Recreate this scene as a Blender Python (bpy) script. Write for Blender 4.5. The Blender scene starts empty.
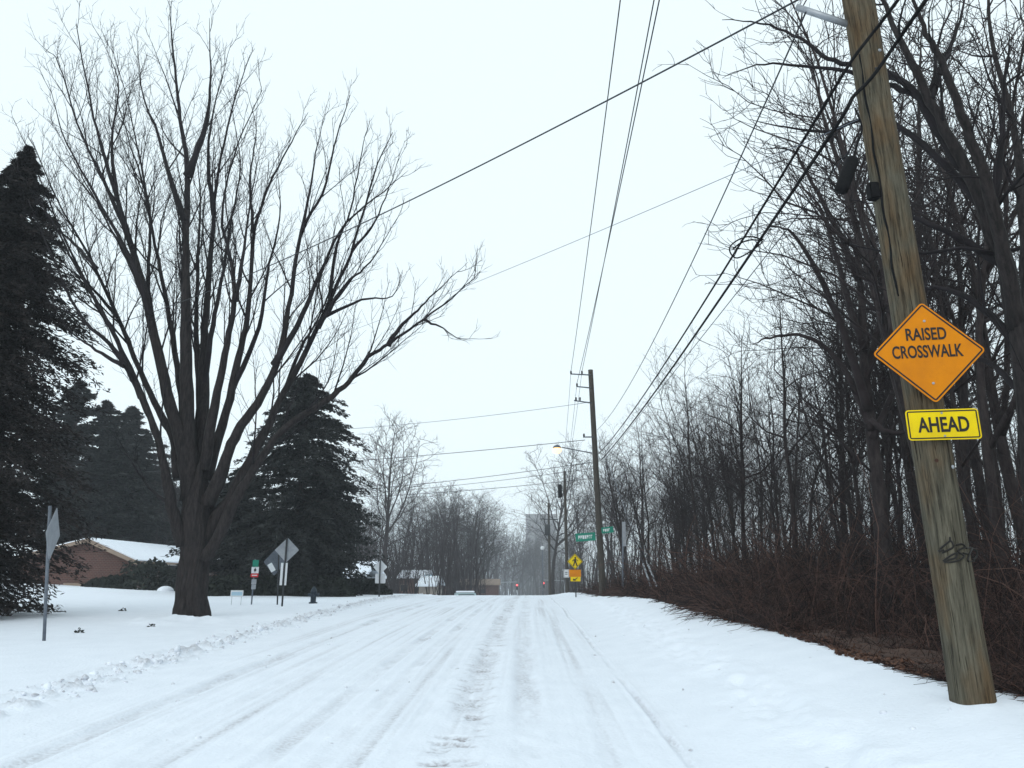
import bpy, bmesh, math, random
import numpy as np
from mathutils import Vector, Matrix

R = math.radians
scene = bpy.context.scene
COL = scene.collection

# ------------------------------------------------------------------ camera
W, H, F = 1024, 768, 745.0
PITCH = R(14.7)
CAM = Vector((0.0, 0.0, 1.5))
cam_data = bpy.data.cameras.new('camera')
cam_data.sensor_width = 36.0
cam_data.lens = F / W * 36.0
cam_data.clip_start = 0.05
cam_data.clip_end = 3000
cam = bpy.data.objects.new('camera', cam_data)
cam.location = CAM
cam.rotation_euler = (R(90) + PITCH, 0, 0)
COL.objects.link(cam)
scene.camera = cam

# ------------------------------------------------------------------ world
world = bpy.data.worlds.new('World')
scene.world = world
world.use_nodes = True
nt = world.node_tree
nt.nodes.clear()
w_out = nt.nodes.new('ShaderNodeOutputWorld')
w_bg = nt.nodes.new('ShaderNodeBackground')
w_sky = nt.nodes.new('ShaderNodeTexSky')
w_sky.sky_type = 'NISHITA'
w_sky.sun_disc = False
w_sky.sun_elevation = R(27)
w_sky.sun_rotation = R(200)
w_sky.dust_density = 4.0
w_hs = nt.nodes.new('ShaderNodeHueSaturation')
w_hs.inputs['Saturation'].default_value = 0.25
w_mix = nt.nodes.new('ShaderNodeMix')
w_mix.data_type = 'RGBA'
w_mix.inputs[0].default_value = 0.9          # the cloud deck hides most of the clear sky
w_mix.inputs[7].default_value = (8.45, 9.75, 10.3, 1)
nt.links.new(w_sky.outputs[0], w_hs.inputs['Color'])
nt.links.new(w_hs.outputs[0], w_mix.inputs[6])
nt.links.new(w_mix.outputs[2], w_bg.inputs['Color'])
w_bg.inputs['Strength'].default_value = 0.1
nt.links.new(w_bg.outputs[0], w_out.inputs['Surface'])

# ------------------------------------------------------------------ sun behind the overcast
sun_d = bpy.data.lights.new('sun', 'SUN')
sun_d.energy = 0.5
sun_d.angle = R(45)
sun_d.color = (1.0, 0.97, 0.93)
sun = bpy.data.objects.new('sun', sun_d)
sun.rotation_euler = (R(63), 0, R(-20))
sun.location = (0, -10, 60)
COL.objects.link(sun)

scene.view_settings.view_transform = 'Standard'
scene.view_settings.look = 'None'
scene.view_settings.exposure = 0.22
scene.view_settings.gamma = 1.0
scene.render.engine = 'CYCLES'
cy = scene.cycles
cy.use_denoising = True
cy.max_bounces = 5
cy.diffuse_bounces = 3
cy.glossy_bounces = 2
cy.transmission_bounces = 2
cy.volume_bounces = 1
cy.transparent_max_bounces = 6
cy.sample_clamp_indirect = 4.0

# ------------------------------------------------------------------ helpers
rs = np.random.RandomState
SP, CP = math.sin(PITCH), math.cos(PITCH)

def ray(u, v):
    a, b = (u - 512) / F, (384 - v) / F
    return Vector((a, CP - b * SP, SP + b * CP))

def pt(u, v, Y):
    """A point of the place at ground distance Y, seen in direction (u, v) of the photograph."""
    d = ray(u, v)
    return CAM + d * (Y / d.y)

def mpp(p):
    """Metres per picture pixel at a point."""
    d = Vector(p) - CAM
    return (d.y * CP + d.z * SP) / F

def smooth(e0, e1, x):
    t = np.clip((x - e0) / (e1 - e0), 0, 1)
    return t * t * (3 - 2 * t)

_perm = rs(7).rand(512, 512)
def vnoise(x, y):
    xi, yi = np.floor(x).astype(int), np.floor(y).astype(int)
    fx, fy = x - xi, y - yi
    fx, fy = fx * fx * (3 - 2 * fx), fy * fy * (3 - 2 * fy)
    g = lambda i, j: _perm[i & 511, j & 511]
    return (g(xi, yi) * (1 - fx) + g(xi + 1, yi) * fx) * (1 - fy) + (g(xi, yi + 1) * (1 - fx) + g(xi + 1, yi + 1) * fx) * fy - .5

def fbm(x, y, o=4):
    s, a = 0, 1
    for k in range(o):
        s = s + a * vnoise(x * 2 ** k + 17 * k, y * 2 ** k + 31 * k)
        a *= .5
    return s

def prof(y):
    y = np.asarray(y, float)
    z = np.where(y < 8, .031 * (y - 8), .5 - .000488 * (y - 40) ** 2)
    z = np.where(y > 76, .5 - .000488 * 36 ** 2 - .035 * (np.minimum(y, 330) - 76), z)
    return z

def kerb(y): return -5.62 - .02 * np.minimum(y, 120)
def road_right(y): return 1.5 + .018 * np.minimum(y, 120)
def snow_right(y): return 4.38 + .25 * fbm(np.asarray(y, float) * .45, 3.3 + 0 * np.asarray(y, float), 3) + .004 * np.asarray(y, float) + .45 * np.exp(-((np.asarray(y, float) - 6.6) / .9) ** 2)

def gz_base(x, y):
    """Ground height without the small bumps."""
    x = np.asarray(x, float); y = np.asarray(y, float)
    d = np.clip(kerb(y) - x, 0, 45)
    left = .10 * smooth(0, .5, d) + .0012 * d ** 2
    amp = .52 - .30 * smooth(24, 40, y)
    rr = road_right(y)
    right = amp * smooth(0, 1, (x - rr + .3) / 2.9)
    bx = x - 4.6
    bank = np.where(bx > 0, -.05 * np.minimum(bx, 2) + 1.1 * smooth(2, 12, bx) + .02 * np.clip(bx - 12, 0, 60), 0)
    return prof(y) + left + right + bank

TRACKS = [  # x at y=7.2, drift, half width, depth, dirt
    (-4.25, .022, .13, .034, .42), (-3.35, .022, .10, .010, .10),
    (-2.16, .024, .11, .032, .42), (-1.66, .024, .10, .030, .40),
    (-.56, .020, .19, .030, .52), (.13, .018, .17, .026, .34),
    (1.50, .018, .04, .024, .40), (-1.05, .02, .08, .010, .12), (.85, .018, .07, .006, .08)]

def detail(x, y):
    """Height of ruts, ploughed crumbs and drifts, and how much grit shows."""
    fade = 1 - .75 * smooth(25, 60, y)
    h = .020 * fbm(x * .55, y * .22) + .010 * fbm(x * 2.1, y * .8, 3)
    dirt = np.zeros_like(x)
    wob = .05 * fbm(y * .25, x * 0 + 2.2, 3)
    lump = fbm(x * 9, y * 4.5, 3)
    for k, (x0, dr, hw, dep, di) in enumerate(TRACKS):
        c = x0 + dr * (y - 7.2) + wob * (1 + .3 * k % 2)
        q = (x - c) / hw
        g = np.exp(-q ** 4)
        rim = np.exp(-((np.abs(q) - 1.5) / .5) ** 2)
        breakup = np.clip(.65 + 1.0 * fbm(y * .5 + 13 * k, x * 0 + k, 3), .15, 1.2)
        h = h - dep * g * breakup * fade + .3 * dep * rim * breakup * fade + .012 * g * lump * fade
        rough = np.clip(.6 + 1.1 * fbm(x * 6 + k, y * 2.2, 3), 0, 1)
        dirt = np.maximum(dirt, di * g * breakup * rough)
    # chopped footprints and tread bars in the slushy rut
    c = -.56 + .020 * (y - 7.2) + wob
    q = (x - c) / .26
    bars = np.clip(fbm(x * 4.2 + 40, y * 9, 3) * 3.2 - .35, 0, 1) * np.exp(-q ** 4)
    h = h - .03 * bars * fade
    dirt = np.maximum(dirt, .7 * bars)
    # fine streaks left by many tyres
    lane = smooth(-5.4, -4.6, x) * (1 - smooth(1.3, 1.9, x))
    st = vnoise((x - .02 * y) * 7.5, y * .10) + .7 * vnoise((x - .02 * y) * 17, y * .22 + 5)
    h = h + .010 * st * lane * fade + .007 * (lane * .7 + .3) * fbm(x * 11, y * 6, 3) * fade
    dirt = np.maximum(dirt, lane * .42 * np.clip(-st * 1.9 - .12, 0, 1) * np.clip(.6 + fbm(x * 1.3, y * .35 + 60, 3), 0, 1))
    # ploughed edge along the left kerb
    kq = (x - kerb(y)) / .28
    berm = np.exp(-kq ** 2)
    lum = np.clip(fbm(x * 7, y * 5.5, 4) * 1.2 + .12 + .5 * vnoise(y * .9, x * 0 + 5), 0, 1)
    h = h + berm * (.03 + .17 * lum)
    dirt = np.maximum(dirt, .5 * berm * np.clip(lum * 2.4 - .2, 0, 1))
    # snow heaped round the foot of the pole and of the big tree
    for mx, my, mr, mh in ((3.92, 6.8, .34, .05), (-8.55, 20.3, 1.3, .14)):
        q = np.hypot(x - mx, y - my)
        h = h + mh * np.exp(-(q / mr) ** 2) * (1 + .9 * fbm(x * 3.1, y * 3.1, 3))
    # foot traffic on the right verge
    vq = (x - (2.45 + .03 * y)) / .35
    foot = np.exp(-vq ** 2) * np.clip(fbm(x * 3.6, y * 2.6, 3) * 2, -1, 1)
    h = h + .05 * foot
    return h, np.clip(dirt, 0, 1)

def gz(x, y):
    """Height of the ground as one number."""
    return float(gz_base(np.array(x), np.array(y)))

def ground_hit(u, v, ymax=140):
    d = ray(u, v)
    y = 3.0
    while y < ymax:
        p = CAM + d * (y / d.y)
        if p.z <= gz(p.x, p.y):
            return p
        y += .02
    return CAM + d * (ymax / d.y)

def npmesh(name, V, faces_by_k, smooth_shade=True):
    """Mesh from a vertex array and {corner count: index array}."""
    me = bpy.data.meshes.new(name)
    V = np.asarray(V, dtype=np.float32).reshape(-1, 3)
    me.vertices.add(len(V))
    me.vertices.foreach_set('co', V.ravel())
    loops, starts, tot = [], [], 0
    for k, A in faces_by_k.items():
        A = np.asarray(A, dtype=np.int32).reshape(-1, k)
        loops.append(A.ravel())
        starts.append(tot + k * np.arange(len(A), dtype=np.int32))
        tot += A.size
    L = np.concatenate(loops); S = np.concatenate(starts)
    me.loops.add(len(L)); me.loops.foreach_set('vertex_index', L)
    me.polygons.add(len(S)); me.polygons.foreach_set('loop_start', S)
    me.update(calc_edges=True)
    if smooth_shade:
        me.polygons.foreach_set('use_smooth', np.ones(len(S), dtype=bool))
    me.validate()
    return me

def tag(o, label=None, cat=None, group=None, kind=None):
    if label: o['label'] = label
    if cat: o['category'] = cat
    if group: o['group'] = group
    if kind: o['kind'] = kind
    return o

def link(name, me, mat=None, parent=None, loc=None):
    o = bpy.data.objects.new(name, me)
    if mat is not None and me is not None and not me.materials:
        me.materials.append(mat)
    COL.objects.link(o)
    if parent is not None: o.parent = parent
    if loc is not None: o.location = loc
    return o

def thing(name, label, cat, loc=(0, 0, 0), rz=0.0, group=None):
    o = bpy.data.objects.new(name, None)
    o.empty_display_size = .2
    o.location = loc
    o.rotation_euler = (0, 0, rz)
    COL.objects.link(o)
    return tag(o, label, cat, group)

def dup(root, loc, rz=0.0, sc=(1, 1, 1), label=None, group=None, tilt=(0, 0)):
    r = root.copy(); COL.objects.link(r)
    r.location = loc; r.rotation_euler = (tilt[0], tilt[1], rz); r.scale = sc
    if label: r['label'] = label
    if group: r['group'] = group
    for ch in list(root.children):
        c = ch.copy(); COL.objects.link(c); c.parent = r
        for g in ch.children:
            d = g.copy(); COL.objects.link(d); d.parent = c
    return r

class Tubes:
    """Collects tapering tubes and builds them as one mesh."""
    def __init__(self): self.b = {}
    def add(self, P, Rr, s=3):
        P = np.asarray(P, float)
        Rr = np.broadcast_to(np.asarray(Rr, float), (len(P),))
        self.b.setdefault((len(P), s), []).append((P[None], Rr[None]))
    def batch(self, P, Rr, s=3):
        self.b.setdefault((P.shape[1], s), []).append((P, Rr))
    def mesh(self, name):
        VV, Q, off = [], [], 0
        caps = {}
        for (n, s), lst in self.b.items():
            P = np.concatenate([a for a, _ in lst]); Rr = np.concatenate([b for _, b in lst])
            m = len(P)
            T = np.gradient(P, axis=1)
            T /= np.linalg.norm(T, axis=2, keepdims=True) + 1e-9
            mean = P[:, -1] - P[:, 0]
            mean /= np.linalg.norm(mean, axis=1, keepdims=True) + 1e-9
            ax = np.argmin(np.abs(mean), axis=1)
            ref = np.eye(3)[ax][:, None, :]
            N = np.cross(np.broadcast_to(ref, T.shape), T)
            N /= np.linalg.norm(N, axis=2, keepdims=True) + 1e-9
            B = np.cross(T, N)
            a = np.arange(s) * 2 * math.pi / s
            V = P[:, :, None, :] + Rr[:, :, None, None] * (np.cos(a)[None, None, :, None] * N[:, :, None, :] + np.sin(a)[None, None, :, None] * B[:, :, None, :])
            idx = off + np.arange(m * n * s).reshape(m, n, s)
            i0, i1 = idx[:, :-1, :], idx[:, 1:, :]
            Q.append(np.stack([i0, np.roll(i0, -1, 2), np.roll(i1, -1, 2), i1], -1).reshape(-1, 4))
            if s > 2:
                caps.setdefault(s, []).append(idx[:, -1, :])
                caps[s].append(idx[:, 0, ::-1])
            VV.append(V.reshape(-1, 3)); off += m * n * s
        fb = {4: np.concatenate(Q)}
        for s, c in caps.items():
            c = np.concatenate(c)
            fb[s] = np.concatenate([fb[s], c]) if s in fb else c
        return npmesh(name, np.concatenate(VV), fb)

def curve_pts(points, n=24):
    """Catmull-Rom through points."""
    P = [np.array(p, float) for p in points]
    if len(P) == 2:
        return np.array([P[0] + (P[1] - P[0]) * t for t in np.linspace(0, 1, n)])
    P = [2 * P[0] - P[1]] + P + [2 * P[-1] - P[-2]]
    segs = len(P) - 3
    out = []
    for t in np.linspace(0, segs, n):
        i = min(int(t), segs - 1); f = t - i
        p0, p1, p2, p3 = P[i:i + 4]
        out.append(.5 * ((2 * p1) + (-p0 + p2) * f + (2 * p0 - 5 * p1 + 4 * p2 - p3) * f * f + (-p0 + 3 * p1 - 3 * p2 + p3) * f ** 3))
    return np.array(out)

class MB:
    """Collects boxes, prisms and lathes in a bmesh and links them as one mesh."""
    def __init__(self): self.bm = bmesh.new()
    def box(self, lo, hi, M=None):
        vs = [self.bm.verts.new((x, y, z)) for x in (lo[0], hi[0]) for y in (lo[1], hi[1]) for z in (lo[2], hi[2])]
        for f in ((0, 1, 3, 2), (4, 6, 7, 5), (0, 4, 5, 1), (2, 3, 7, 6), (0, 2, 6, 4), (1, 5, 7, 3)):
            self.bm.faces.new([vs[i] for i in f])
        if M is not None: bmesh.ops.transform(self.bm, matrix=M, verts=vs)
        return self
    def prism(self, poly, y0, y1, M=None):
        """Polygon in x, z pulled along y."""
        a = [self.bm.verts.new((x, y0, z)) for x, z in poly]
        b = [self.bm.verts.new((x, y1, z)) for x, z in poly]
        n = len(poly)
        self.bm.faces.new(a); self.bm.faces.new(b[::-1])
        for i in range(n):
            self.bm.faces.new((a[i], b[i], b[(i + 1) % n], a[(i + 1) % n]))
        if M is not None: bmesh.ops.transform(self.bm, matrix=M, verts=a + b)
        return self
    def ring(self, outer, inner, y0, y1):
        n = len(outer)
        vs = [[self.bm.verts.new((x, y, z)) for x, z in p] for y in (y0, y1) for p in (outer, inner)]
        o0, i0, o1, i1 = vs
        for k in range(n):
            j = (k + 1) % n
            self.bm.faces.new((o0[k], o0[j], i0[j], i0[k]))
            self.bm.faces.new((o1[j], o1[k], i1[k], i1[j]))
            self.bm.faces.new((o0[j], o0[k], o1[k], o1[j]))
            self.bm.faces.new((i0[k], i0[j], i1[j], i1[k]))
        return self
    def lathe(self, prof_, c=(0, 0, 0), s=16, M=None):
        rings = []
        allv = []
        for r, z in prof_:
            rg = [self.bm.verts.new((c[0] + r * math.cos(k * 2 * math.pi / s), c[1] + r * math.sin(k * 2 * math.pi / s), c[2] + z)) for k in range(s)]
            rings.append(rg); allv += rg
        for a, b in zip(rings, rings[1:]):
            for k in range(s):
                self.bm.faces.new((a[k], a[(k + 1) % s], b[(k + 1) % s], b[k]))
        self.bm.faces.new(rings[0][::-1]); self.bm.faces.new(rings[-1])
        if M is not None: bmesh.ops.transform(self.bm, matrix=M, verts=allv)
        return self
    def build(self, name, mat, parent=None, smooth_shade=False, bevel=0, loc=None):
        bmesh.ops.recalc_face_normals(self.bm, faces=self.bm.faces[:])
        if bevel:
            bmesh.ops.bevel(self.bm, geom=self.bm.edges[:], offset=bevel, segments=2, affect='EDGES', clamp_overlap=True)
        me = bpy.data.meshes.new(name)
        self.bm.to_mesh(me); self.bm.free()
        if smooth_shade:
            me.polygons.foreach_set('use_smooth', [True] * len(me.polygons))
        return link(name, me, mat, parent, loc)

def align(p0, p1):
    """Matrix that carries the z axis onto p0 -> p1, base at p0."""
    d = Vector(p1) - Vector(p0)
    return Matrix.Translation(p0) @ d.to_track_quat('Z', 'Y').to_matrix().to_4x4()

def rrect(w, h, r, n=5):
    out = []
    for cx, cz, a0 in ((w / 2 - r, h / 2 - r, 0), (-w / 2 + r, h / 2 - r, 90), (-w / 2 + r, -h / 2 + r, 180), (w / 2 - r, -h / 2 + r, 270)):
        for k in range(n):
            a = R(a0 + 90 * k / (n - 1))
            out.append((cx + r * math.cos(a), cz + r * math.sin(a)))
    return out

def rot45(poly):
    c = math.sqrt(.5)
    return [(c * (x - z), c * (x + z)) for x, z in poly]

# ------------------------------------------------------------------ materials
def mat(name, rgb, rough=.8, var=0.0, scale=8.0, rgb2=None, bump=0.0, stretch=None, metallic=0.0, spec=.3, detail_=6.0, cr=(.35, .65)):
    m = bpy.data.materials.new(name)
    m.use_nodes = True
    n, l = m.node_tree.nodes, m.node_tree.links
    b = n['Principled BSDF']
    b.inputs['Base Color'].default_value = (*rgb, 1)
    b.inputs['Roughness'].default_value = rough
    b.inputs['Metallic'].default_value = metallic
    b.inputs['Specular IOR Level'].default_value = spec
    if rgb2 is not None or bump:
        tc = n.new('ShaderNodeTexCoord')
        mp = n.new('ShaderNodeMapping')
        if stretch: mp.inputs['Scale'].default_value = stretch
        tx = n.new('ShaderNodeTexNoise')
        tx.inputs['Scale'].default_value = scale
        tx.inputs['Detail'].default_value = detail_
        tx.inputs['Roughness'].default_value = .65
        l.new(tc.outputs['Object'], mp.inputs[0]); l.new(mp.outputs[0], tx.inputs[0])
        if rgb2 is not None:
            ramp = n.new('ShaderNodeValToRGB')
            ramp.color_ramp.elements[0].position = cr[0]; ramp.color_ramp.elements[1].position = cr[1]
            ramp.color_ramp.elements[0].color = (*rgb, 1); ramp.color_ramp.elements[1].color = (*rgb2, 1)
            l.new(tx.outputs[0], ramp.inputs[0]); l.new(ramp.outputs[0], b.inputs['Base Color'])
        if bump:
            bp = n.new('ShaderNodeBump'); bp.inputs['Strength'].default_value = bump; bp.inputs['Distance'].default_value = .02
            l.new(tx.outputs[0], bp.inputs['Height']); l.new(bp.outputs[0], b.inputs['Normal'])
    return m

def snow_mat(name, base=(.83, .87, .935), grit=(.30, .28, .29)):
    m = bpy.data.materials.new(name)
    m.use_nodes = True
    n, l = m.node_tree.nodes, m.node_tree.links
    b = n['Principled BSDF']
    b.inputs['Roughness'].default_value = .75
    b.inputs['Specular IOR Level'].default_value = .25
    at = n.new('ShaderNodeAttribute'); at.attribute_name = 'grit'
    tc = n.new('ShaderNodeTexCoord')
    n1 = n.new('ShaderNodeTexNoise'); n1.inputs['Scale'].default_value = 2.2; n1.inputs['Detail'].default_value = 8
    n2 = n.new('ShaderNodeTexNoise'); n2.inputs['Scale'].default_value = 24; n2.inputs['Detail'].default_value = 6
    l.new(tc.outputs['Object'], n1.inputs[0]); l.new(tc.outputs['Object'], n2.inputs[0])
    tone = n.new('ShaderNodeValToRGB')
    tone.color_ramp.elements[0].position = .3; tone.color_ramp.elements[1].position = .7
    tone.color_ramp.elements[0].color = (base[0] * .94, base[1] * .945, base[2] * .95, 1)
    tone.color_ramp.elements[1].color = (*base, 1)
    l.new(n1.outputs[0], tone.inputs[0])
    mul = n.new('ShaderNodeMath'); mul.operation = 'MULTIPLY'
    add = n.new('ShaderNodeMapRange'); add.inputs['From Min'].default_value = .40; add.inputs['From Max'].default_value = .60; add.inputs['To Min'].default_value = .45; add.inputs['To Max'].default_value = 1.35
    l.new(n2.outputs[0], add.inputs[0]); l.new(add.outputs[0], mul.inputs[0]); l.new(at.outputs['Fac'], mul.inputs[1])
    mx = n.new('ShaderNodeMix'); mx.data_type = 'RGBA'
    l.new(mul.outputs[0], mx.inputs[0]); l.new(tone.outputs[0], mx.inputs[6]); mx.inputs[7].default_value = (*grit, 1)
    l.new(mx.outputs[2], b.inputs['Base Color'])
    bp = n.new('ShaderNodeBump'); bp.inputs['Strength'].default_value = .55; bp.inputs['Distance'].default_value = .02
    l.new(n2.outputs[0], bp.inputs['Height']); l.new(bp.outputs[0], b.inputs['Normal'])
    return m

M = {}
M['snow'] = snow_mat('snow')
M['cap_snow'] = mat('cap_snow', (.84, .88, .94), .8, rgb2=(.78, .82, .89), scale=3, bump=.3)
M['bank'] = mat('bank', (.040, .024, .019), .95, rgb2=(.085, .048, .034), scale=9, bump=.9)
M['maple_bark'] = mat('maple_bark', (.007, .006, .006), .95, rgb2=(.032, .026, .026), scale=6, bump=.9, stretch=(3, 3, .6))
M['maple_twig'] = mat('maple_twig', (.009, .008, .009), .95, rgb2=(.020, .016, .019), scale=2)
M['wood_bark'] = mat('wood_bark', (.016, .012, .013), .95, rgb2=(.048, .038, .037), scale=5, bump=.6, stretch=(2, 2, .5))
M['wood_twig'] = mat('wood_twig', (.020, .015, .016), .95, rgb2=(.040, .031, .032), scale=2)
M['needles'] = mat('needles', (.004, .005, .005), .85, rgb2=(.024, .027, .024), scale=3.5)
M['brown_needles'] = mat('brown_needles', (.004, .004, .004), .8, rgb2=(.028, .020, .018), scale=3.5)
M['thicket'] = mat('thicket', (.022, .011, .009), .95, rgb2=(.10, .055, .042), scale=2.5)
M['pole_wood'] = None
M['far_pole'] = mat('far_pole', (.040, .036, .032), .9, rgb2=(.075, .066, .055), scale=7, bump=.4, stretch=(4, 4, .4))
M['black_rubber'] = mat('black_rubber', (.006, .006, .007), .75, rgb2=(.010, .010, .011), scale=30, spec=.12)
M['wire'] = mat('wire', (.022, .024, .03), .5, rgb2=(.03, .032, .038), scale=30)
M['grey_wire'] = mat('grey_wire', (.10, .12, .16), .5, rgb2=(.13, .15, .18), scale=30)
M['galv'] = mat('galv', (.30, .32, .35), .45, rgb2=(.40, .42, .44), scale=12, metallic=.6)
M['sign_back'] = mat('sign_back', (.27, .29, .32), .55, rgb2=(.36, .38, .41), scale=5, metallic=.35)
M['pale_back'] = mat('pale_back', (.50, .52, .55), .55, rgb2=(.58, .60, .62), scale=5)
M['post_metal'] = mat('post_metal', (.10, .115, .14), .6, rgb2=(.16, .18, .21), scale=9, metallic=.3)
M['dark_post'] = mat('dark_post', (.025, .028, .032), .7, rgb2=(.045, .048, .05), scale=9)
M['orange'] = mat('orange', (.72, .245, .004), .6, rgb2=(.58, .190, .008), scale=2.2, spec=.1)
M['yellow'] = mat('yellow', (.86, .64, .006), .6, rgb2=(.70, .50, .012), scale=2.2, spec=.1)
M['sign_black'] = mat('sign_black', (.010, .009, .008), .5, rgb2=(.016, .014, .012), scale=20)
M['sign_white'] = mat('sign_white', (.74, .76, .78), .5, rgb2=(.66, .68, .70), scale=6)
M['sign_green'] = mat('sign_green', (.008, .24, .16), .45, rgb2=(.010, .20, .14), scale=6)
M['sign_red'] = mat('sign_red', (.62, .03, .035), .45, rgb2=(.55, .025, .03), scale=6)
M['sign_blue'] = mat('sign_blue', (.35, .55, .68), .5, rgb2=(.45, .62, .72), scale=6)
M['fascia'] = mat('fascia', (.30, .23, .18), .8, rgb2=(.24, .18, .14), scale=4)
M['dark_glass'] = mat('dark_glass', (.02, .024, .03), .15, rgb2=(.03, .034, .04), scale=2)
M['tan_siding'] = mat('tan_siding', (.36, .32, .28), .85, rgb2=(.28, .25, .22), scale=3)
M['dark_siding'] = mat('dark_siding', (.035, .042, .042), .85, rgb2=(.05, .06, .058), scale=3)
M['concrete'] = mat('concrete', (.22, .22, .23), .85, rgb2=(.27, .27, .28), scale=.4)
M['tower_glass'] = mat('tower_glass', (.13, .135, .145), .3, rgb2=(.16, .165, .175), scale=.5)
M['hydrant'] = mat('hydrant', (.012, .022, .035), .5, rgb2=(.02, .034, .05), scale=10)
M['shrub'] = mat('shrub', (.008, .012, .009), .85, rgb2=(.028, .034, .024), scale=3)
M['car_paint'] = mat('car_paint', (.30, .40, .42), .3, rgb2=(.32, .43, .45), scale=2)
M['litter'] = mat('litter', (.05, .026, .018), .95, rgb2=(.14, .07, .045), scale=6)

def brick_mat():
    m = bpy.data.materials.new('brick'); m.use_nodes = True
    n, l = m.node_tree.nodes, m.node_tree.links
    b = n['Principled BSDF']; b.inputs['Roughness'].default_value = .9
    tc = n.new('ShaderNodeTexCoord')
    mp = n.new('ShaderNodeMapping'); mp.inputs['Rotation'].default_value = (R(90), 0, 0)
    br = n.new('ShaderNodeTexBrick')
    br.inputs['Scale'].default_value = 2.2
    br.inputs['Color1'].default_value = (.105, .044, .032, 1); br.inputs['Color2'].default_value = (.078, .034, .027, 1)
    br.inputs['Mortar'].default_value = (.13, .10, .09, 1); br.inputs['Mortar Size'].default_value = .02
    l.new(tc.outputs['Object'], mp.inputs[0]); l.new(mp.outputs[0], br.inputs['Vector']); l.new(br.outputs[0], b.inputs['Base Color'])
    return m
M['brick'] = brick_mat()

def pole_mat():
    m = bpy.data.materials.new('weathered_pole'); m.use_nodes = True
    n, l = m.node_tree.nodes, m.node_tree.links
    b = n['Principled BSDF']; b.inputs['Roughness'].default_value = .9; b.inputs['Specular IOR Level'].default_value = .15
    tc = n.new('ShaderNodeTexCoord')
    def noise(scale, stretch, det=7):
        mp = n.new('ShaderNodeMapping'); mp.inputs['Scale'].default_value = stretch
        t = n.new('ShaderNodeTexNoise'); t.inputs['Scale'].default_value = scale; t.inputs['Detail'].default_value = det; t.inputs['Roughness'].default_value = .7
        l.new(tc.outputs['Object'], mp.inputs[0]); l.new(mp.outputs[0], t.inputs[0]); return t
    grain = noise(9, (4, 4, .22)); crack = noise(16, (3.5, 3.5, .12), 4); patch = noise(1.1, (2, 2, .8), 3)
    r1 = n.new('ShaderNodeValToRGB')
    e = r1.color_ramp.elements
    e[0].position, e[0].color = .32, (.030, .027, .020, 1)
    e[1].position, e[1].color = .68, (.155, .142, .105, 1)
    l.new(grain.outputs[0], r1.inputs[0])
    r2 = n.new('ShaderNodeValToRGB')
    e = r2.color_ramp.elements
    e[0].position, e[0].color = .45, (1, 1, 1, 1)
    e[1].position, e[1].color = .66, (1.1, .74, .48, 1)
    l.new(patch.outputs[0], r2.inputs[0])
    mx = n.new('ShaderNodeMix'); mx.data_type = 'RGBA'; mx.blend_type = 'MULTIPLY'; mx.inputs[0].default_value = .85
    l.new(r1.outputs[0], mx.inputs[6]); l.new(r2.outputs[0], mx.inputs[7])
    r3 = n.new('ShaderNodeValToRGB')
    e = r3.color_ramp.elements
    e[0].position, e[0].color = .36, (.12, .10, .08, 1)
    e[1].position, e[1].color = .43, (1, 1, 1, 1)
    l.new(crack.outputs[0], r3.inputs[0])
    m2 = n.new('ShaderNodeMix'); m2.data_type = 'RGBA'; m2.blend_type = 'MULTIPLY'; m2.inputs[0].default_value = .9
    l.new(mx.outputs[2], m2.inputs[6]); l.new(r3.outputs[0], m2.inputs[7])
    l.new(m2.outputs[2], b.inputs['Base Color'])
    bp = n.new('ShaderNodeBump'); bp.inputs['Strength'].default_value = .8; bp.inputs['Distance'].default_value = .02
    l.new(crack.outputs[0], bp.inputs['Height']); l.new(bp.outputs[0], b.inputs['Normal'])
    return m
M['pole_wood'] = pole_mat()

def glow_mat(name, rgb, s):
    m = bpy.data.materials.new(name); m.use_nodes = True
    b = m.node_tree.nodes['Principled BSDF']
    b.inputs['Base Color'].default_value = (*rgb, 1)
    b.inputs['Emission Color'].default_value = (*rgb, 1); b.inputs['Emission Strength'].default_value = s
    return m
M['lamp_glow'] = glow_mat('lamp_glow', (1.0, .55, .20), 3.2)
M['red_glow'] = glow_mat('red_glow', (1.0, .10, .10), 2.5)

# ------------------------------------------------------------------ ground
def axis(a, b, first, grow, cap):
    out, x, s = [a], a, first
    while x < b:
        x = min(b, x + s); out.append(x); s = min(cap, s * grow)
    return np.array(out)

YS = np.concatenate([np.linspace(-8, 4.8, 9)[:-1], axis(4.8, 60, .045, 1.0045, .3), axis(60, 830, .5, 1.06, 20)[1:]])

def sheet(name, edge0, edge1, ts, m, fill):
    """A ground sheet between two edge lines; ts runs 0..1 across it."""
    x0, x1 = edge0(YS), edge1(YS)
    X = x0[:, None] + (x1 - x0)[:, None] * ts[None, :]
    Y = np.repeat(YS[:, None], len(ts), 1)
    Z = gz_base(X, Y)
    h, g = fill(X, Y)
    V = np.stack([X, Y, Z + h], -1).reshape(-1, 3)
    nr, nc = X.shape
    i = np.arange(nr * nc).reshape(nr, nc)
    me = npmesh(name, V, {4: np.stack([i[:-1, :-1], i[:-1, 1:], i[1:, 1:], i[1:, :-1]], -1).reshape(-1, 4)})
    at = me.attributes.new('grit', 'FLOAT', 'POINT'); at.data.foreach_set('value', g.ravel().astype(np.float32))
    o = link(name, me, m)
    return tag(o, kind='structure')

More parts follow.
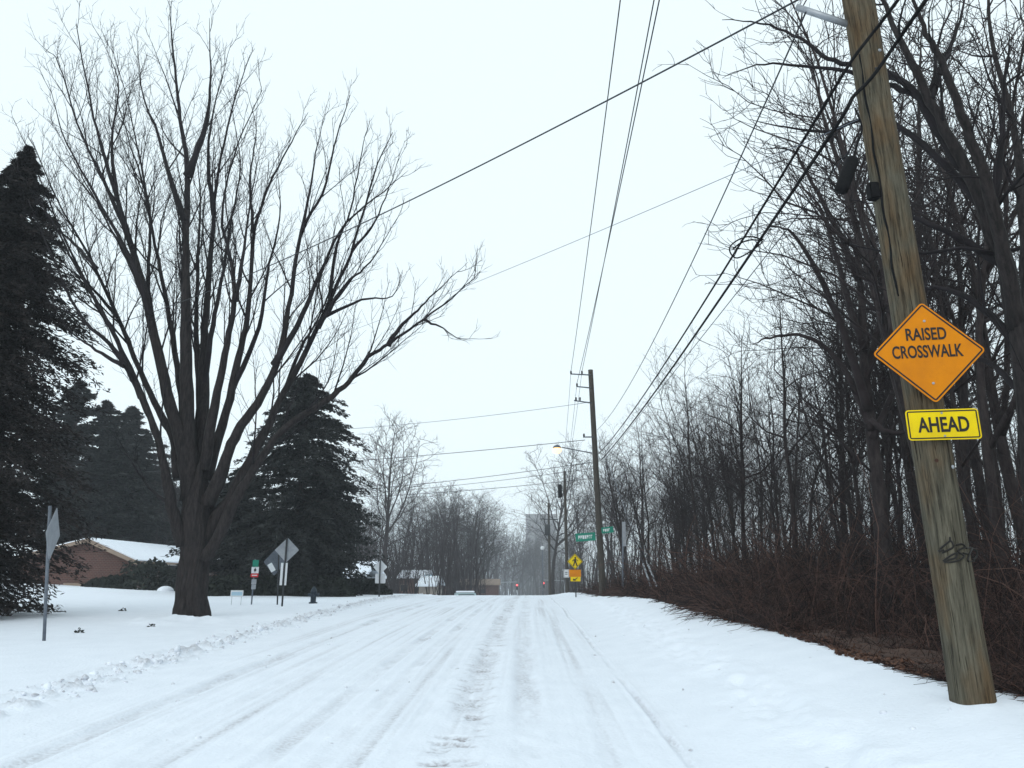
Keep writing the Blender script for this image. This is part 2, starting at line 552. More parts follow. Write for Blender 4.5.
def lawn_detail(x, y):
    h, g = detail(x, y)
    return h + .05 * fbm(x * .25, y * .25, 3), g
sheet('road', kerb, road_right, np.linspace(0, 1, 400), M['snow'], detail)
tl = np.concatenate([np.linspace(0, .02, 70), axis(.02, 1, .0006, 1.06, .05)[1:]])
sheet('lawn', kerb, lambda y: -240 + 0 * y, tl, M['snow'], lambda x, y: (lambda h, g: (h + .05 * smooth(.4, 2, kerb(y) - x) * fbm(x * .25, y * .25, 3), g))(*detail(x, y)))
sheet('verge', road_right, snow_right, np.linspace(0, 1, 80), M['snow'], detail)
def bank_detail(x, y):
    h, g = detail(x, y)
    k = smooth(0, .5, x - snow_right(y))
    return h + k * (.16 * fbm(x * 1.3, y * 1.3, 4)) + .0 * x, g
tb = axis(0, 1, .0004, 1.05, .05)
sheet('bank', snow_right, lambda y: 240 + 0 * y, tb, M['bank'], bank_detail)

def crumbs():
    g = rs(91); m = 1500
    y = 5 + 40 * g.uniform(0, 1, m) ** 1.6
    x = kerb(y) + g.normal(0, .17, m) * (1 + .6 * (g.uniform(0, 1, m) > .85))
    keep = fbm(y * .8, y * 0 + 3, 3) + g.uniform(-.25, .45, m) > 0
    x, y = x[keep], y[keep]
    x = np.concatenate([x, g.uniform(-5, 4.2, 160)]); y = np.concatenate([y, g.uniform(5, 22, 160)])
    m = len(x)
    h, _ = detail(x, y)
    c = np.stack([x, y, gz_base(x, y) + h], -1)
    ico = bmesh.new(); bmesh.ops.create_icosphere(ico, subdivisions=1, radius=1)
    iv = np.array([v.co[:] for v in ico.verts]); fi = np.array([[v.index for v in f.verts] for f in ico.faces]); ico.free()
    r = .014 + .05 * g.uniform(0, 1, m) ** 3
    r[-160:] *= .55
    V = c[:, None] + iv[None] * r[:, None, None] * g.uniform(.65, 1.3, (m, len(iv), 1)) * g.uniform(.7, 1.3, (m, 1, 3))
    me = npmesh('crumbs', V.reshape(-1, 3), {3: (fi[None] + (np.arange(m) * len(iv))[:, None, None]).reshape(-1, 3)}, False)
    me.attributes.new('grit', 'FLOAT', 'POINT').data.foreach_set('value', np.repeat(g.uniform(0, .55, m), len(iv)).astype(np.float32))
    return me
tag(link('snow_clumps', crumbs(), M['snow']), 'crumbled lumps of ploughed snow strung along the left road edge', 'snow clumps', kind='stuff')

# ------------------------------------------------------------------ tree growing
def norm(v):
    return v / (np.linalg.norm(v) + 1e-9)

def limb(rng, p0, d0, L, n, up, wig):
    P = [np.array(p0, float)]; d = norm(np.array(d0, float)); st = L / (n - 1)
    for i in range(n - 1):
        d = norm(d + rng.normal(0, wig, 3) + np.array([0, 0, up]) / (n - 1))
        P.append(P[-1] + d * st)
    return np.array(P)

def sprout(T, rng, P, Rr, lv, cfg):
    if lv >= len(cfg): return
    c = cfg[lv]
    seg = np.linalg.norm(np.diff(P, axis=0), axis=1)
    cum = np.concatenate([[0], np.cumsum(seg)]); L = cum[-1]
    k = max(c.get('kmin', 1), int(round(c['den'] * L * (1 - c['t0']) * rng.uniform(.8, 1.2))))
    spin = rng.uniform(0, 6.28)
    for j in range(k):
        t = c['t0'] + (1 - c['t0']) * ((j + rng.uniform(.1, .9)) / k)
        s = t * L
        i = min(np.searchsorted(cum, s, side='right') - 1, len(P) - 2)
        f = (s - cum[i]) / (seg[i] + 1e-9)
        p = P[i] * (1 - f) + P[i + 1] * f
        r = Rr[i] * (1 - f) + Rr[i + 1] * f
        tan = norm(P[i + 1] - P[i])
        spin += 2.4 + rng.normal(0, .5)
        a = norm(np.cross(tan, np.array([.31, .87, .22])))
        b = np.cross(tan, a)
        side = a * math.cos(spin) + b * math.sin(spin)
        th = R(rng.uniform(*c['ang']))
        d = tan * math.cos(th) + side * math.sin(th)
        d = d + np.array([0, 0, c.get('lift', 0)])
        Lc = min(c['max'], max(c['min'], c['lf'] * L * (1.1 - c.get('sh', .75) * t) * rng.uniform(.55, 1.25)))
        rc = max(c['rmin'], min(.62 * r, c['rk'] * Lc))
        Q = limb(rng, p, d, Lc, c['n'], c['up'], c['wig'])
        RQ = rc + (c.get('rend', .4 * c['rmin']) - rc) * np.linspace(0, 1, c['n']) ** .9
        T.add(Q, RQ, c['s'])
        sprout(T, rng, Q, RQ, lv + 1, cfg)

def local(P, base): return np.asarray(P, float) - np.asarray(base, float)[None]

# ---- the big many-stemmed bare tree on the lawn
bx = ground_hit(190, 618)
TY = bx.y
rng = rs(11)
big = thing('bare_tree', 'huge bare tree with many upright black stems on the snowy lawn left of the road', 'tree', (bx.x, bx.y, gz(bx.x, bx.y)))
base = np.array(big.location)
trunk = Tubes(); crown = Tubes()
px = mpp(pt(190, 560, TY))
tp = [np.array(pt(190, 640, TY)), np.array(pt(190, 622, TY)), np.array(pt(190, 608, TY)), np.array(pt(191, 590, TY)), np.array(pt(193, 560, TY)), np.array(pt(195, 530, TY)), np.array(pt(197, 500, TY)), np.array(pt(198, 478, TY))]
tr = np.array([15.5, 14.8, 13, 12.5, 13, 15, 13, 8]) * px
tc_ = curve_pts(tp, 30); trr = np.interp(np.linspace(0, 7, 30), range(8), tr)
trunk.add(local(tc_, base), trr, 20)
for k in range(17):   # buttress roots and ribs on the bole
    a = k * 6.283 / 17 + rng.uniform(-.15, .15)
    o = np.array([math.cos(a), math.sin(a), 0])
    hh = rng.uniform(1.6, 3.6)
    q = rng.uniform(.9, 1.12)
    P = [tp[1] + o * .43 * q + np.array([0, 0, -.25]), tp[2] + o * .35 * q, tp[3] + o * .31, tp[3] + o * .31 + np.array([0, 0, hh * .5]), tp[3] + o * .30 + np.array([rng.normal(0, .06), 0, hh])]
    rr = np.linspace(.15, .07, 22) * (1 + .18 * rng.normal(0, 1, 22).cumsum() / 4)
    trunk.add(local(curve_pts(P, 22), base), np.clip(rr, .04, .2), 8)
# limbs: picture course, depth offset of the tip, start radius in px
LIMBS = [
    ([(184, 545), (172, 511), (167, 480), (157, 437), (140, 396), (117, 352), (82, 318), (55, 262), (28, 200)], -3.0, 7),
    ([(180, 478), (175, 444), (163, 418), (144, 380), (118, 318), (92, 262), (60, 205), (32, 140)], 1.5, 6.5),
    ([(190, 500), (184, 450), (168, 396), (157, 345), (146, 300), (133, 250), (117, 199), (101, 145), (90, 100), (76, 24)], -1.2, 9),
    ([(150, 315), (132, 262), (98, 200), (66, 140), (48, 80)], -2.2, 3.6),
    ([(192, 480), (185, 430), (178, 370), (166, 300), (156, 250), (144, 187), (129, 140), (112, 82)], 2.2, 5.5),
    ([(194, 490), (188, 420), (186, 350), (186, 300), (186, 234), (187, 168), (180, 117), (174, 60), (170, 14)], -.6, 9.5),
    ([(186, 222), (170, 178), (156, 129), (143, 94), (136, 30)], 1.0, 4),
    ([(187, 176), (205, 128), (211, 80), (209, 18)], -1.0, 4.5),
    ([(200, 490), (203, 420), (204, 350), (207, 300), (213, 234), (216, 187), (230, 117), (250, 55)], 2.8, 8),
    ([(214, 215), (208, 160), (214, 110), (232, 40)], .2, 3.4),
    ([(204, 470), (216, 400), (227, 345), (234, 300), (230, 254), (222, 215), (236, 150), (262, 90)], -2.5, 5.5),
    ([(206, 480), (224, 420), (238, 360), (248, 312), (254, 234), (270, 184), (290, 145), (308, 112)], 1.8, 6),
    ([(230, 395), (258, 330), (268, 270), (280, 215), (276, 160)], -1.5, 3.6),
    ([(208, 505), (228, 456), (240, 428), (262, 395), (281, 350), (290, 300), (301, 234), (324, 190), (336, 140), (350, 95)], -1.6, 7),
    ([(274, 365), (300, 320), (322, 270), (345, 225), (385, 190), (408, 170)], 1.6, 4),
    ([(205, 540), (222, 512), (238, 482), (256, 450), (281, 398), (304, 356), (330, 300), (352, 250), (372, 180), (392, 132)], .8, 8.5),
    ([(318, 328), (345, 285), (370, 262), (398, 216)], -1.4, 3.2),
    ([(322, 318), (362, 300), (392, 296), (402, 270)], 1.2, 2.4),
    ([(205, 560), (222, 530), (240, 492), (258, 464), (285, 429), (328, 400), (352, 379), (368, 358), (392, 342), (420, 322), (450, 300), (480, 272)], -2.2, 7),
    ([(388, 346), (402, 325), (420, 308), (440, 288), (468, 262)], -1.8, 2.8),
    ([(425, 320), (445, 330), (470, 345)], -2.6, 1.6),
    ([(236, 300), (244, 250), (252, 190), (262, 140)], 3.2, 3),
    ([(172, 506), (150, 488), (132, 462), (120, 440)], 1.2, 2.2),
    ([(124, 366), (96, 350), (70, 330), (48, 300)], -1.8, 2.6),
    ([(96, 268), (70, 240), (45, 225), (24, 230)], .8, 2.2),
    ([(198, 470), (200, 400), (196, 330), (198, 260), (200, 200), (196, 150)], 3.4, 6),
    ([(158, 437), (132, 372), (100, 310), (66, 240), (34, 165), (14, 118)], .6, 3.4),
    ([(141, 398), (112, 330), (74, 262), (42, 205), (16, 168)], -2.4, 3.0),
    ([(133, 250), (108, 190), (80, 130), (58, 62), (44, 50)], 1.6, 3.0),
    ([(117, 199), (112, 140), (118, 80), (98, 34)], .6, 2.6),
    ([(146, 300), (128, 262), (108, 224), (84, 180), (50, 118)], 2.2, 2.8),
    ([(157, 345), (148, 280), (150, 220), (138, 150), (126, 96), (110, 40)], 2.8, 3.2),
    ([(118, 318), (90, 286), (58, 262), (22, 250)], 1.8, 2.4),
    ([(254, 234), (250, 180), (256, 130), (244, 80)], 1.2, 2.2),
    ([(301, 234), (312, 180), (318, 140), (328, 110)], -.8, 2.0),
    ([(330, 300), (336, 250), (352, 205), (362, 150), (370, 118)], -1.0, 2.6),
    ([(352, 250), (375, 222), (392, 180), (404, 140)], 1.6, 2.0),
    ([(282, 398), (300, 350), (318, 318), (338, 270), (348, 240)], 2.0, 2.8),
    ([(203, 400), (212, 330), (222, 280), (232, 220), (240, 160), (228, 90)], .6, 4.0),
]
CFG_BIG = [
    dict(den=1.5, t0=.24, sh=.95, ang=(16, 40), lf=.40, min=.9, max=3.6, rk=.0095, rmin=.011, n=7, s=4, up=.55, wig=.09, lift=.12),
    dict(den=3.3, t0=.12, ang=(18, 48), lf=.50, min=.5, max=1.9, rk=.008, rmin=.0068, n=5, s=3, up=.45, wig=.12, lift=.15),
    dict(den=4.3, t0=.12, ang=(20, 55), lf=.55, min=.3, max=.95, rk=.008, rmin=.006, n=4, s=3, up=.35, wig=.14, lift=.12, rend=.003),
]
for pts_, dy, r0 in LIMBS:
    n_ = len(pts_)
    y0 = 0.0
    W3 = []
    # limbs that leave another limb start at that limb's depth
    starts = {(158, 437): -.7, (141, 398): -1.0, (133, 250): -.7, (117, 199): -.9, (146, 300): -.6, (157, 345): .9, (118, 318): .6, (254, 234): 1.0, (301, 234): -1.1, (330, 300): .55, (352, 250): .6, (282, 398): .4, (203, 400): .6, (150, 315): -.7, (186, 222): -.35, (187, 176): -.45, (214, 215): 2.0, (230, 395): .6, (274, 365): -.9, (318, 328): .35, (322, 318): .35, (388, 346): -1.6, (425, 320): -1.9, (236, 300): -1.2, (172, 506): -.3, (124, 366): -1.85, (96, 268): -2.2}
    y0 = starts.get(pts_[0], dy * .06)
    for i, (u, v) in enumerate(pts_):
        t = i / (n_ - 1)
        W3.append(np.array(pt(u, v, TY + y0 + (dy - y0) * t ** 1.1)))
    P = curve_pts(W3, n_ * 4)
    P[1:] += rng.normal(0, .012, P[1:].shape)
    r = r0 * px
    RR = r * np.interp(np.linspace(0, 1, len(P)), [0, .12, .45, .8, 1], [1.05, .78, .42, .17, .05])
    T = trunk if r0 >= 5 else crown
    k = max(4, int(len(P) * .55)) if r0 >= 5 else 0
    if k:
        trunk.add(local(P[:k + 1], base), RR[:k + 1], 9)
        crown.add(local(P[k:], base), RR[k:], 7)
    else:
        crown.add(local(P, base), RR, 7)
    sprout(crown, rng, local(P, base), RR, 0, CFG_BIG)
tmesh = trunk.mesh('maple_trunk')
V = np.zeros(len(tmesh.vertices) * 3, np.float32); tmesh.vertices.foreach_get('co', V); V = V.reshape(-1, 3).astype(float)
k_ = (1 - .75 * smooth(3, 8, V[:, 2]))
V0 = V.copy()
V[:, 0] += .085 * k_ * fbm(V0[:, 1] * 4 + V0[:, 0] * 3, V0[:, 2] * 1.1 + 4, 4)
V[:, 1] += .085 * k_ * fbm(V0[:, 0] * 5 + 9, V0[:, 2] * 1.3 + V0[:, 1] * 2, 4)
tmesh.vertices.foreach_set('co', V.astype(np.float32).ravel()); tmesh.update()
link('trunk', tmesh, M['maple_bark'], big)
link('crown', crown.mesh('maple_crown'), M['maple_twig'], big)

# ---- woodland tree kinds
def wood_tree_mesh(seed, Ht, r, lean=.04, first=.35, spread=(22, 50), den=.75, twig=.010, forks=0, lv3=2.2):
    g = rs(seed)
    T, C = Tubes(), Tubes()
    stems = []
    P = limb(g, (0, 0, -.35), (g.normal(0, lean), g.normal(0, lean), 1), Ht, 12, .25, .05)
    stems.append((P, r * np.interp(np.linspace(0, 1, 12), [0, .06, .5, 1], [1.0, .75, .42, .06]), first))
    for k in range(forks):
        i = g.randint(3, 7)
        d = norm(np.array([g.normal(0, 1), g.normal(0, 1), 1.9]))
        Q = limb(g, P[i], d, Ht * (1 - i / 12) * .95, 9, .5, .07)
        stems.append((Q, .62 * stems[0][1][i] * np.linspace(1, .1, 9), .2))
    cfg = [
        dict(den=den * 2.6, t0=first, ang=spread, lf=.42, min=1.2, max=Ht * .42, rk=.0115, rmin=twig * 1.5, n=7, s=4, up=.12, wig=.19, lift=.0),
        dict(den=2.1, t0=.15, ang=(25, 60), lf=.55, min=.8, max=3.2, rk=.009, rmin=twig * 1.0, n=5, s=3, up=.35, wig=.17, lift=.1),
        dict(den=lv3 * 1.7, t0=.1, ang=(25, 65), lf=.6, min=.4, max=1.3, rk=.008, rmin=twig * .7, n=4, s=3, up=.25, wig=.18, lift=.08, rend=twig * .45)]
    for Q, RQ, f in stems:
        T.add(Q, RQ, 8)
        cfg[0]['t0'] = f
        sprout(C, g, Q, RQ, 0, cfg)
    return T.mesh('wood_trunk'), C.mesh('wood_crown')

def wood_tree(kind, label, loc, rz, sc, group=None, name='bare_tree', tilt=(0, 0)):
    tm, cm = KINDS[kind]
    o = thing(name, label, 'tree', loc, rz, group)
    o.scale = sc
    o.rotation_euler = (tilt[0], tilt[1], rz)
    link('trunk', tm, M['wood_bark'], o)
    link('crown', cm, M['wood_twig'], o)
    return o

KINDS = [wood_tree_mesh(101, 14, .17, first=.40, forks=1),
         wood_tree_mesh(102, 15, .16, first=.45, spread=(25, 55), forks=1, den=.9),
         wood_tree_mesh(103, 13, .19, first=.30, spread=(28, 60), forks=2),
         wood_tree_mesh(104, 15, .20, first=.35, spread=(25, 58), forks=3),
         wood_tree_mesh(105, 12, .13, first=.30, spread=(25, 55), forks=0, den=1.0),
         wood_tree_mesh(106, 9, .09, first=.2, spread=(25, 60), forks=1, den=1.0),
         wood_tree_mesh(107, 17, .26, first=.28, spread=(30, 65), forks=4, twig=.016, lv3=2.0)]

WOODS = 'bare trees of the dark woods behind the brown bank'
WOODLAB = 'slender bare tree crowded among the dark woods right of the road'
g = rs(5)
cnt = 0
for row, (xa, xb, ya, yb, n) in enumerate([(7.5, 13, 12, 60, 36), (12, 22, 14, 80, 44), (20, 38, 20, 110, 50)]):
    for k in range(n):
        y = ya + (yb - ya) * ((k + g.uniform(.1, .9)) / n)
        x = g.uniform(xa, xb)
        d = math.hypot(x, y)
        a = x / (y * CP - 0.2)
        if a > .80 or (y < 16 and a > .42): continue
        kind = [0, 1, 2, 3, 4, 5, 5, 4][g.randint(0, 8)]
        s = g.uniform(.75, 1.12) * (1.0 if row else .78) * (.95 if y > 50 else 1)
        wood_tree(kind, WOODLAB, (x, y, gz(x, y) - .05), g.uniform(0, 6.28), (s, s, s * g.uniform(.92, 1.1)), WOODS, tilt=(g.normal(0, .05), g.normal(0, .05)))
        cnt += 1

# ---- big leaning tree at the right edge, limbs reaching over the pole
def guided_tree(name, label, root_uv, Y, limbs, trunk_limbs, px_r, cfg, seed, mb, mt):
    g = rs(seed)
    b0 = pt(*root_uv, Y)
    o = thing(name, label, 'tree', (b0.x, b0.y, gz(b0.x, b0.y)))
    bs = np.array(o.location)
    T, C = Tubes(), Tubes()
    pxm = mpp(b0)
    for i, (pp, dy0, dy1, r0) in enumerate(limbs):
        n_ = len(pp)
        W3 = [np.array(pt(u, v, Y + dy0 + (dy1 - dy0) * (k / (n_ - 1)))) for k, (u, v) in enumerate(pp)]
        if i == 0: W3[0][2] = bs[2] - .3
        P = curve_pts(W3, n_ * 4); P[1:] += g.normal(0, .012, P[1:].shape)
        RR = r0 * pxm * np.interp(np.linspace(0, 1, len(P)), [0, .1, .5, .85, 1], [1.1, .95, .6, .25, .08])
        (T if i < trunk_limbs else C).add(local(P, bs), RR, 10 if i < trunk_limbs else 7)
        sprout(C, g, local(P, bs), RR, 0, cfg)
    link('trunk', T.mesh(name + '_trunk'), mb, o)
    link('crown', C.mesh(name + '_crown'), mt, o)
    return o

CFG_R = [
    dict(den=1.3, t0=.2, ang=(25, 62), lf=.36, min=.7, max=3.2, rk=.012, rmin=.008, n=7, s=4, up=.25, wig=.15),
    dict(den=2.2, t0=.12, ang=(25, 60), lf=.5, min=.4, max=1.5, rk=.010, rmin=.0065, n=5, s=3, up=.25, wig=.17),
    dict(den=2.8, t0=.1, ang=(25, 60), lf=.55, min=.2, max=.7, rk=.010, rmin=.0048, n=4, s=3, up=.2, wig=.17, rend=.003)]
guided_tree('bare_tree', 'large dark bare tree leaning left over the wooden pole at the edge of the woods', (1046, 690), 10.5, [
    ([(1046, 690), (1040, 560), (1030, 420), (1018, 330), (1004, 262), (975, 190), (945, 130), (915, 70), (888, 12), (862, -60)], 0, .3, 14),
    ([(1016, 330), (1004, 250), (985, 180), (965, 120), (940, 60), (920, 20), (900, -50)], .1, -1.2, 8.5),
    ([(1032, 430), (1028, 300), (1022, 200), (1012, 120), (990, 30), (985, -60)], .1, 1.6, 8),
    ([(962, 168), (935, 128), (905, 84), (862, 66), (830, 60), (800, 38), (765, 24), (722, 20)], .2, 1.4, 5.5),
    ([(948, 140), (920, 100), (885, 84), (845, 70), (800, 66), (760, 64), (722, 78)], .2, 2.0, 4.5),
    ([(985, 212), (950, 170), (905, 130), (870, 118), (830, 130), (790, 128), (750, 120)], .2, 1.6, 5),
    ([(1006, 268), (965, 240), (925, 222), (890, 206), (850, 200)], .15, 1.0, 5),
    ([(1020, 345), (985, 310), (950, 290), (920, 285), (890, 262)], .1, 1.6, 5),
    ([(1026, 400), (1000, 370), (970, 356), (935, 350)], .1, 1.8, 4.5),
    ([(930, 100), (945, 60), (960, 20), (968, -30)], .2, .8, 4),
    ([(990, 220), (1000, 160), (1005, 90), (1010, 30)], .2, -.8, 5),
], 3, 1, CFG_R, 31, M['maple_bark'], M['maple_twig'])

guided_tree('bare_tree', 'tall grey trunked bare tree with arching limbs seen just left of the wooden pole', (884, 585), 17.0, [
    ([(884, 600), (882, 524), (876, 470), (870, 419), (865, 370), (862, 320), (858, 260), (850, 190), (842, 120)], 0, .6, 8.5),
    ([(868, 410), (850, 350), (830, 300), (812, 262), (790, 232), (770, 226)], .1, -1.0, 5),
    ([(872, 430), (850, 380), (828, 350), (800, 335), (768, 338), (752, 345)], .1, 1.2, 4),
    ([(864, 350), (845, 290), (832, 240), (818, 205), (800, 186)], .2, .8, 4),
    ([(866, 380), (880, 320), (895, 260), (905, 210)], .2, 1.0, 4),
    ([(870, 420), (888, 432), (908, 430), (930, 405)], .1, -.6, 3.6),
    ([(858, 280), (838, 230), (810, 180), (792, 150), (765, 150)], .3, -.8, 3.2),
    ([(872, 440), (900, 380), (930, 330), (950, 280)], .1, 1.5, 4),
], 1, 1, [dict(CFG_R[0], rmin=.014), dict(CFG_R[1], rmin=.010, den=2.0), dict(CFG_R[2], rmin=.008, den=2.4)], 41, M['wood_bark'], M['wood_twig'])

g = rs(8)
for k, (u, Y, s) in enumerate([(960, 15, 1.0), (985, 19, 1.1), (930, 21, 1.0), (1010, 14, .9), (1000, 24, 1.2), (950, 27, 1.2), (905, 24, .9), (1035, 17, 1.1)]):
    p = pt(u, 600, Y)
    wood_tree([3, 1, 2, 0, 3, 6, 4, 2][k], 'dark bare tree tangled in the brush to the right of the wooden pole', (p.x, p.y, gz(p.x, p.y) - .05), k * 1.3, (s, s, s), 'bare trees right of the wooden pole')

# ---- bare trees beyond the crest
def far_tree(u, vtop, Y, kind, label, group=None, rz=0, wide=1.0):
    p = pt(u, 590, Y)
    z = gz(p.x, p.y)
    top = pt(u, vtop, Y).z
    hgt = {0: 14, 1: 15, 2: 13, 3: 15, 4: 12, 5: 9, 6: 17}[kind]
    s = (top - z) / hgt
    return wood_tree(kind, label, (p.x, p.y, z), rz, (s * wide, s * wide, s), group)
far_tree(386, 424, 98, 6, 'tall bare tree standing alone above its neighbours right of the dark evergreen', rz=.4, wide=1.15)
far_tree(414, 490, 110, 3, 'rounded bare tree just right of the tall lone bare tree beyond the road', rz=2.0)
for k, (u, v, Y, kd) in enumerate([(366, 500, 66, 2), (400, 505, 74, 2), (428, 500, 80, 3), (440, 486, 92, 6), (462, 492, 95, 3), (455, 505, 84, 2), (478, 500, 105, 6), (492, 518, 120, 3), (384, 500, 82, 2), (396, 492, 96, 3), (422, 494, 88, 2), (436, 498, 70, 2), (448, 494, 110, 6), (470, 497, 84, 2), (484, 506, 100, 2), (412, 512, 76, 2), (358, 505, 70, 2), (372, 520, 60, 4), (408, 530, 66, 5), (432, 535, 76, 5), (470, 530, 98, 4), (350, 505, 72, 3)]):
    far_tree(u, v, Y * 1.75, kd, 'grey bare tree in the hazy row between the evergreen and the road end', 'hazy bare trees left of the road end', rz=k * 1.1, wide=1.5)
for k, (u, v, Y, kd) in enumerate([(500, 530, 165, 3), (512, 526, 180, 6), (522, 530, 200, 2), (533, 528, 215, 3), (505, 545, 150, 4), (519, 548, 170, 0), (538, 540, 190, 6), (557, 520, 200, 3), (546, 535, 230, 1), (528, 545, 235, 3), (496, 535, 140, 2), (572, 520, 170, 6)]):
    far_tree(u, v, Y * 1.9, kd, 'pale bare tree almost lost in the snowy haze at the end of the road', 'pale trees at the end of the road', rz=k * .9, wide=1.3)
for k, (u, v, Y) in enumerate([(392, 556, 78), (404, 560, 84), (421, 562, 82), (446, 560, 90), (462, 566, 96), (480, 562, 100), (434, 552, 88), (366, 556, 70)]):
    far_tree(u, v, Y, 5, 'low brushy bare tree growing in front of the small far houses', 'brushy trees by the far houses', rz=k * 2.2, wide=1.4)
far_tree(553, 448, 150, 6, 'pale wide spreading bare tree behind the street lamp', rz=1.2, wide=1.15)
for k, (u, v, Y, kd) in enumerate([(585, 470, 95, 3), (612, 455, 80, 2), (578, 500, 120, 3), (630, 440, 75, 6), (598, 490, 110, 6), (645, 420, 70, 3), (620, 470, 100, 3)]):
    far_tree(u, v, Y * 1.6, kd, 'hazy bare tree rising behind the second wooden pole', 'hazy trees behind the second pole', rz=k * 1.7)

# ---- the woods beyond, reading as one mass
def woods_mass(seed, m, xf, yf, hlo, hhi, r0):
    g = rs(seed); T = Tubes()
    y = yf(g, m); x = xf(g, y)
    Ht = g.uniform(hlo, hhi, m); n = 5; t = np.linspace(0, 1, n)
    P = np.zeros((m, n, 3)); P[:, :, 0] = x[:, None] + (g.normal(0, .07, m) * Ht)[:, None] * t + np.cumsum(g.normal(0, .045, (m, n)), 1) * Ht[:, None]; P[:, :, 1] = y[:, None] + g.normal(0, .1, (m, n))
    P[:, :, 2] = (gz_base(x, y) - .3)[:, None] + Ht[:, None] * t
    T.batch(P, (r0 * g.uniform(.5, 1.4, m))[:, None] * np.linspace(1, .12, n)[None], 4)
    k = 26
    bi = np.repeat(np.arange(m), k); f = g.uniform(.12, .98, m * k)
    b0 = P[bi, 0] + (P[bi, -1] - P[bi, 0]) * f[:, None]
    L = (1.08 - f) * .34 * Ht[bi] * g.uniform(.4, 1.1, m * k) + .5
    az = g.uniform(0, 6.283, m * k); th = g.uniform(.35, 1.15, m * k)
    d = np.stack([np.cos(az) * np.sin(th), np.sin(az) * np.sin(th), np.cos(th)], -1)
    B = b0[:, None] + d[:, None] * L[:, None, None] * np.linspace(0, 1, 4)[None, :, None] + g.normal(0, .06, (m * k, 4, 3)) * L[:, None, None] * .5
    B[:, 0] = b0
    T.batch(B, (.22 * r0 * g.uniform(.4, 1.0, m * k))[:, None] * np.linspace(1, .3, 4)[None], 3)
    return T.mesh('woods_mass')
o = link('woods', woods_mass(301, 700, lambda g, y: -(7 + (y - 70) * .022) - g.uniform(0, 1, len(y)) ** 1.1 * (10 + y * .25), lambda g, m: 105 + 330 * g.uniform(0, 1, m) ** 1.4, 8, 15, .13), M['wood_twig'])
tag(o, 'hazy mass of far bare woods left of the road end', 'woods', kind='stuff')
o = link('woods', woods_mass(302, 700, lambda g, y: 12 + g.uniform(0, 1, len(y)) ** 1.1 * (10 + y * .3), lambda g, m: 100 + 330 * g.uniform(0, 1, m) ** 1.4, 8, 15, .13), M['wood_twig'])
tag(o, 'hazy mass of far bare woods right of the road end', 'woods', kind='stuff')
o = link('woods', woods_mass(303, 420, lambda g, y: g.uniform(-40, 45, len(y)), lambda g, m: g.uniform(440, 640, m), 20, 38, .34), M['wood_twig'])
tag(o, 'palest mass of woods closing off the end of the road', 'woods', kind='stuff')
o = link('woods_understory', woods_mass(306, 330, lambda g, y: y * g.uniform(-.235, -.035, len(y)), lambda g, m: g.uniform(72, 130, m), 3.5, 8.5, .05), M['wood_twig'])
tag(o, 'brown tangle of saplings under the hazy trees left of the road end', 'saplings', kind='stuff')
o = link('woods_understory', woods_mass(305, 260, lambda g, y: 6.2 + .10 * y + g.uniform(0, 1, len(y)) ** 1.2 * 11, lambda g, m: 9 + 16 * g.uniform(0, 1, m), 2.0, 5.5, .022), M['wood_twig'])
tag(o, 'tangled saplings and vines close behind the wooden pole', 'saplings', kind='stuff')
o = link('woods_understory', woods_mass(304, 620, lambda g, y: 9 + .12 * y + g.uniform(0, 1, len(y)) * (10 + y * .5), lambda g, m: 10 + 80 * g.uniform(0, 1, m) ** 1.3, 2.5, 7.5, .03), M['wood_twig'])
tag(o, 'tangled understory of thin saplings filling the dark woods', 'saplings', kind='stuff')

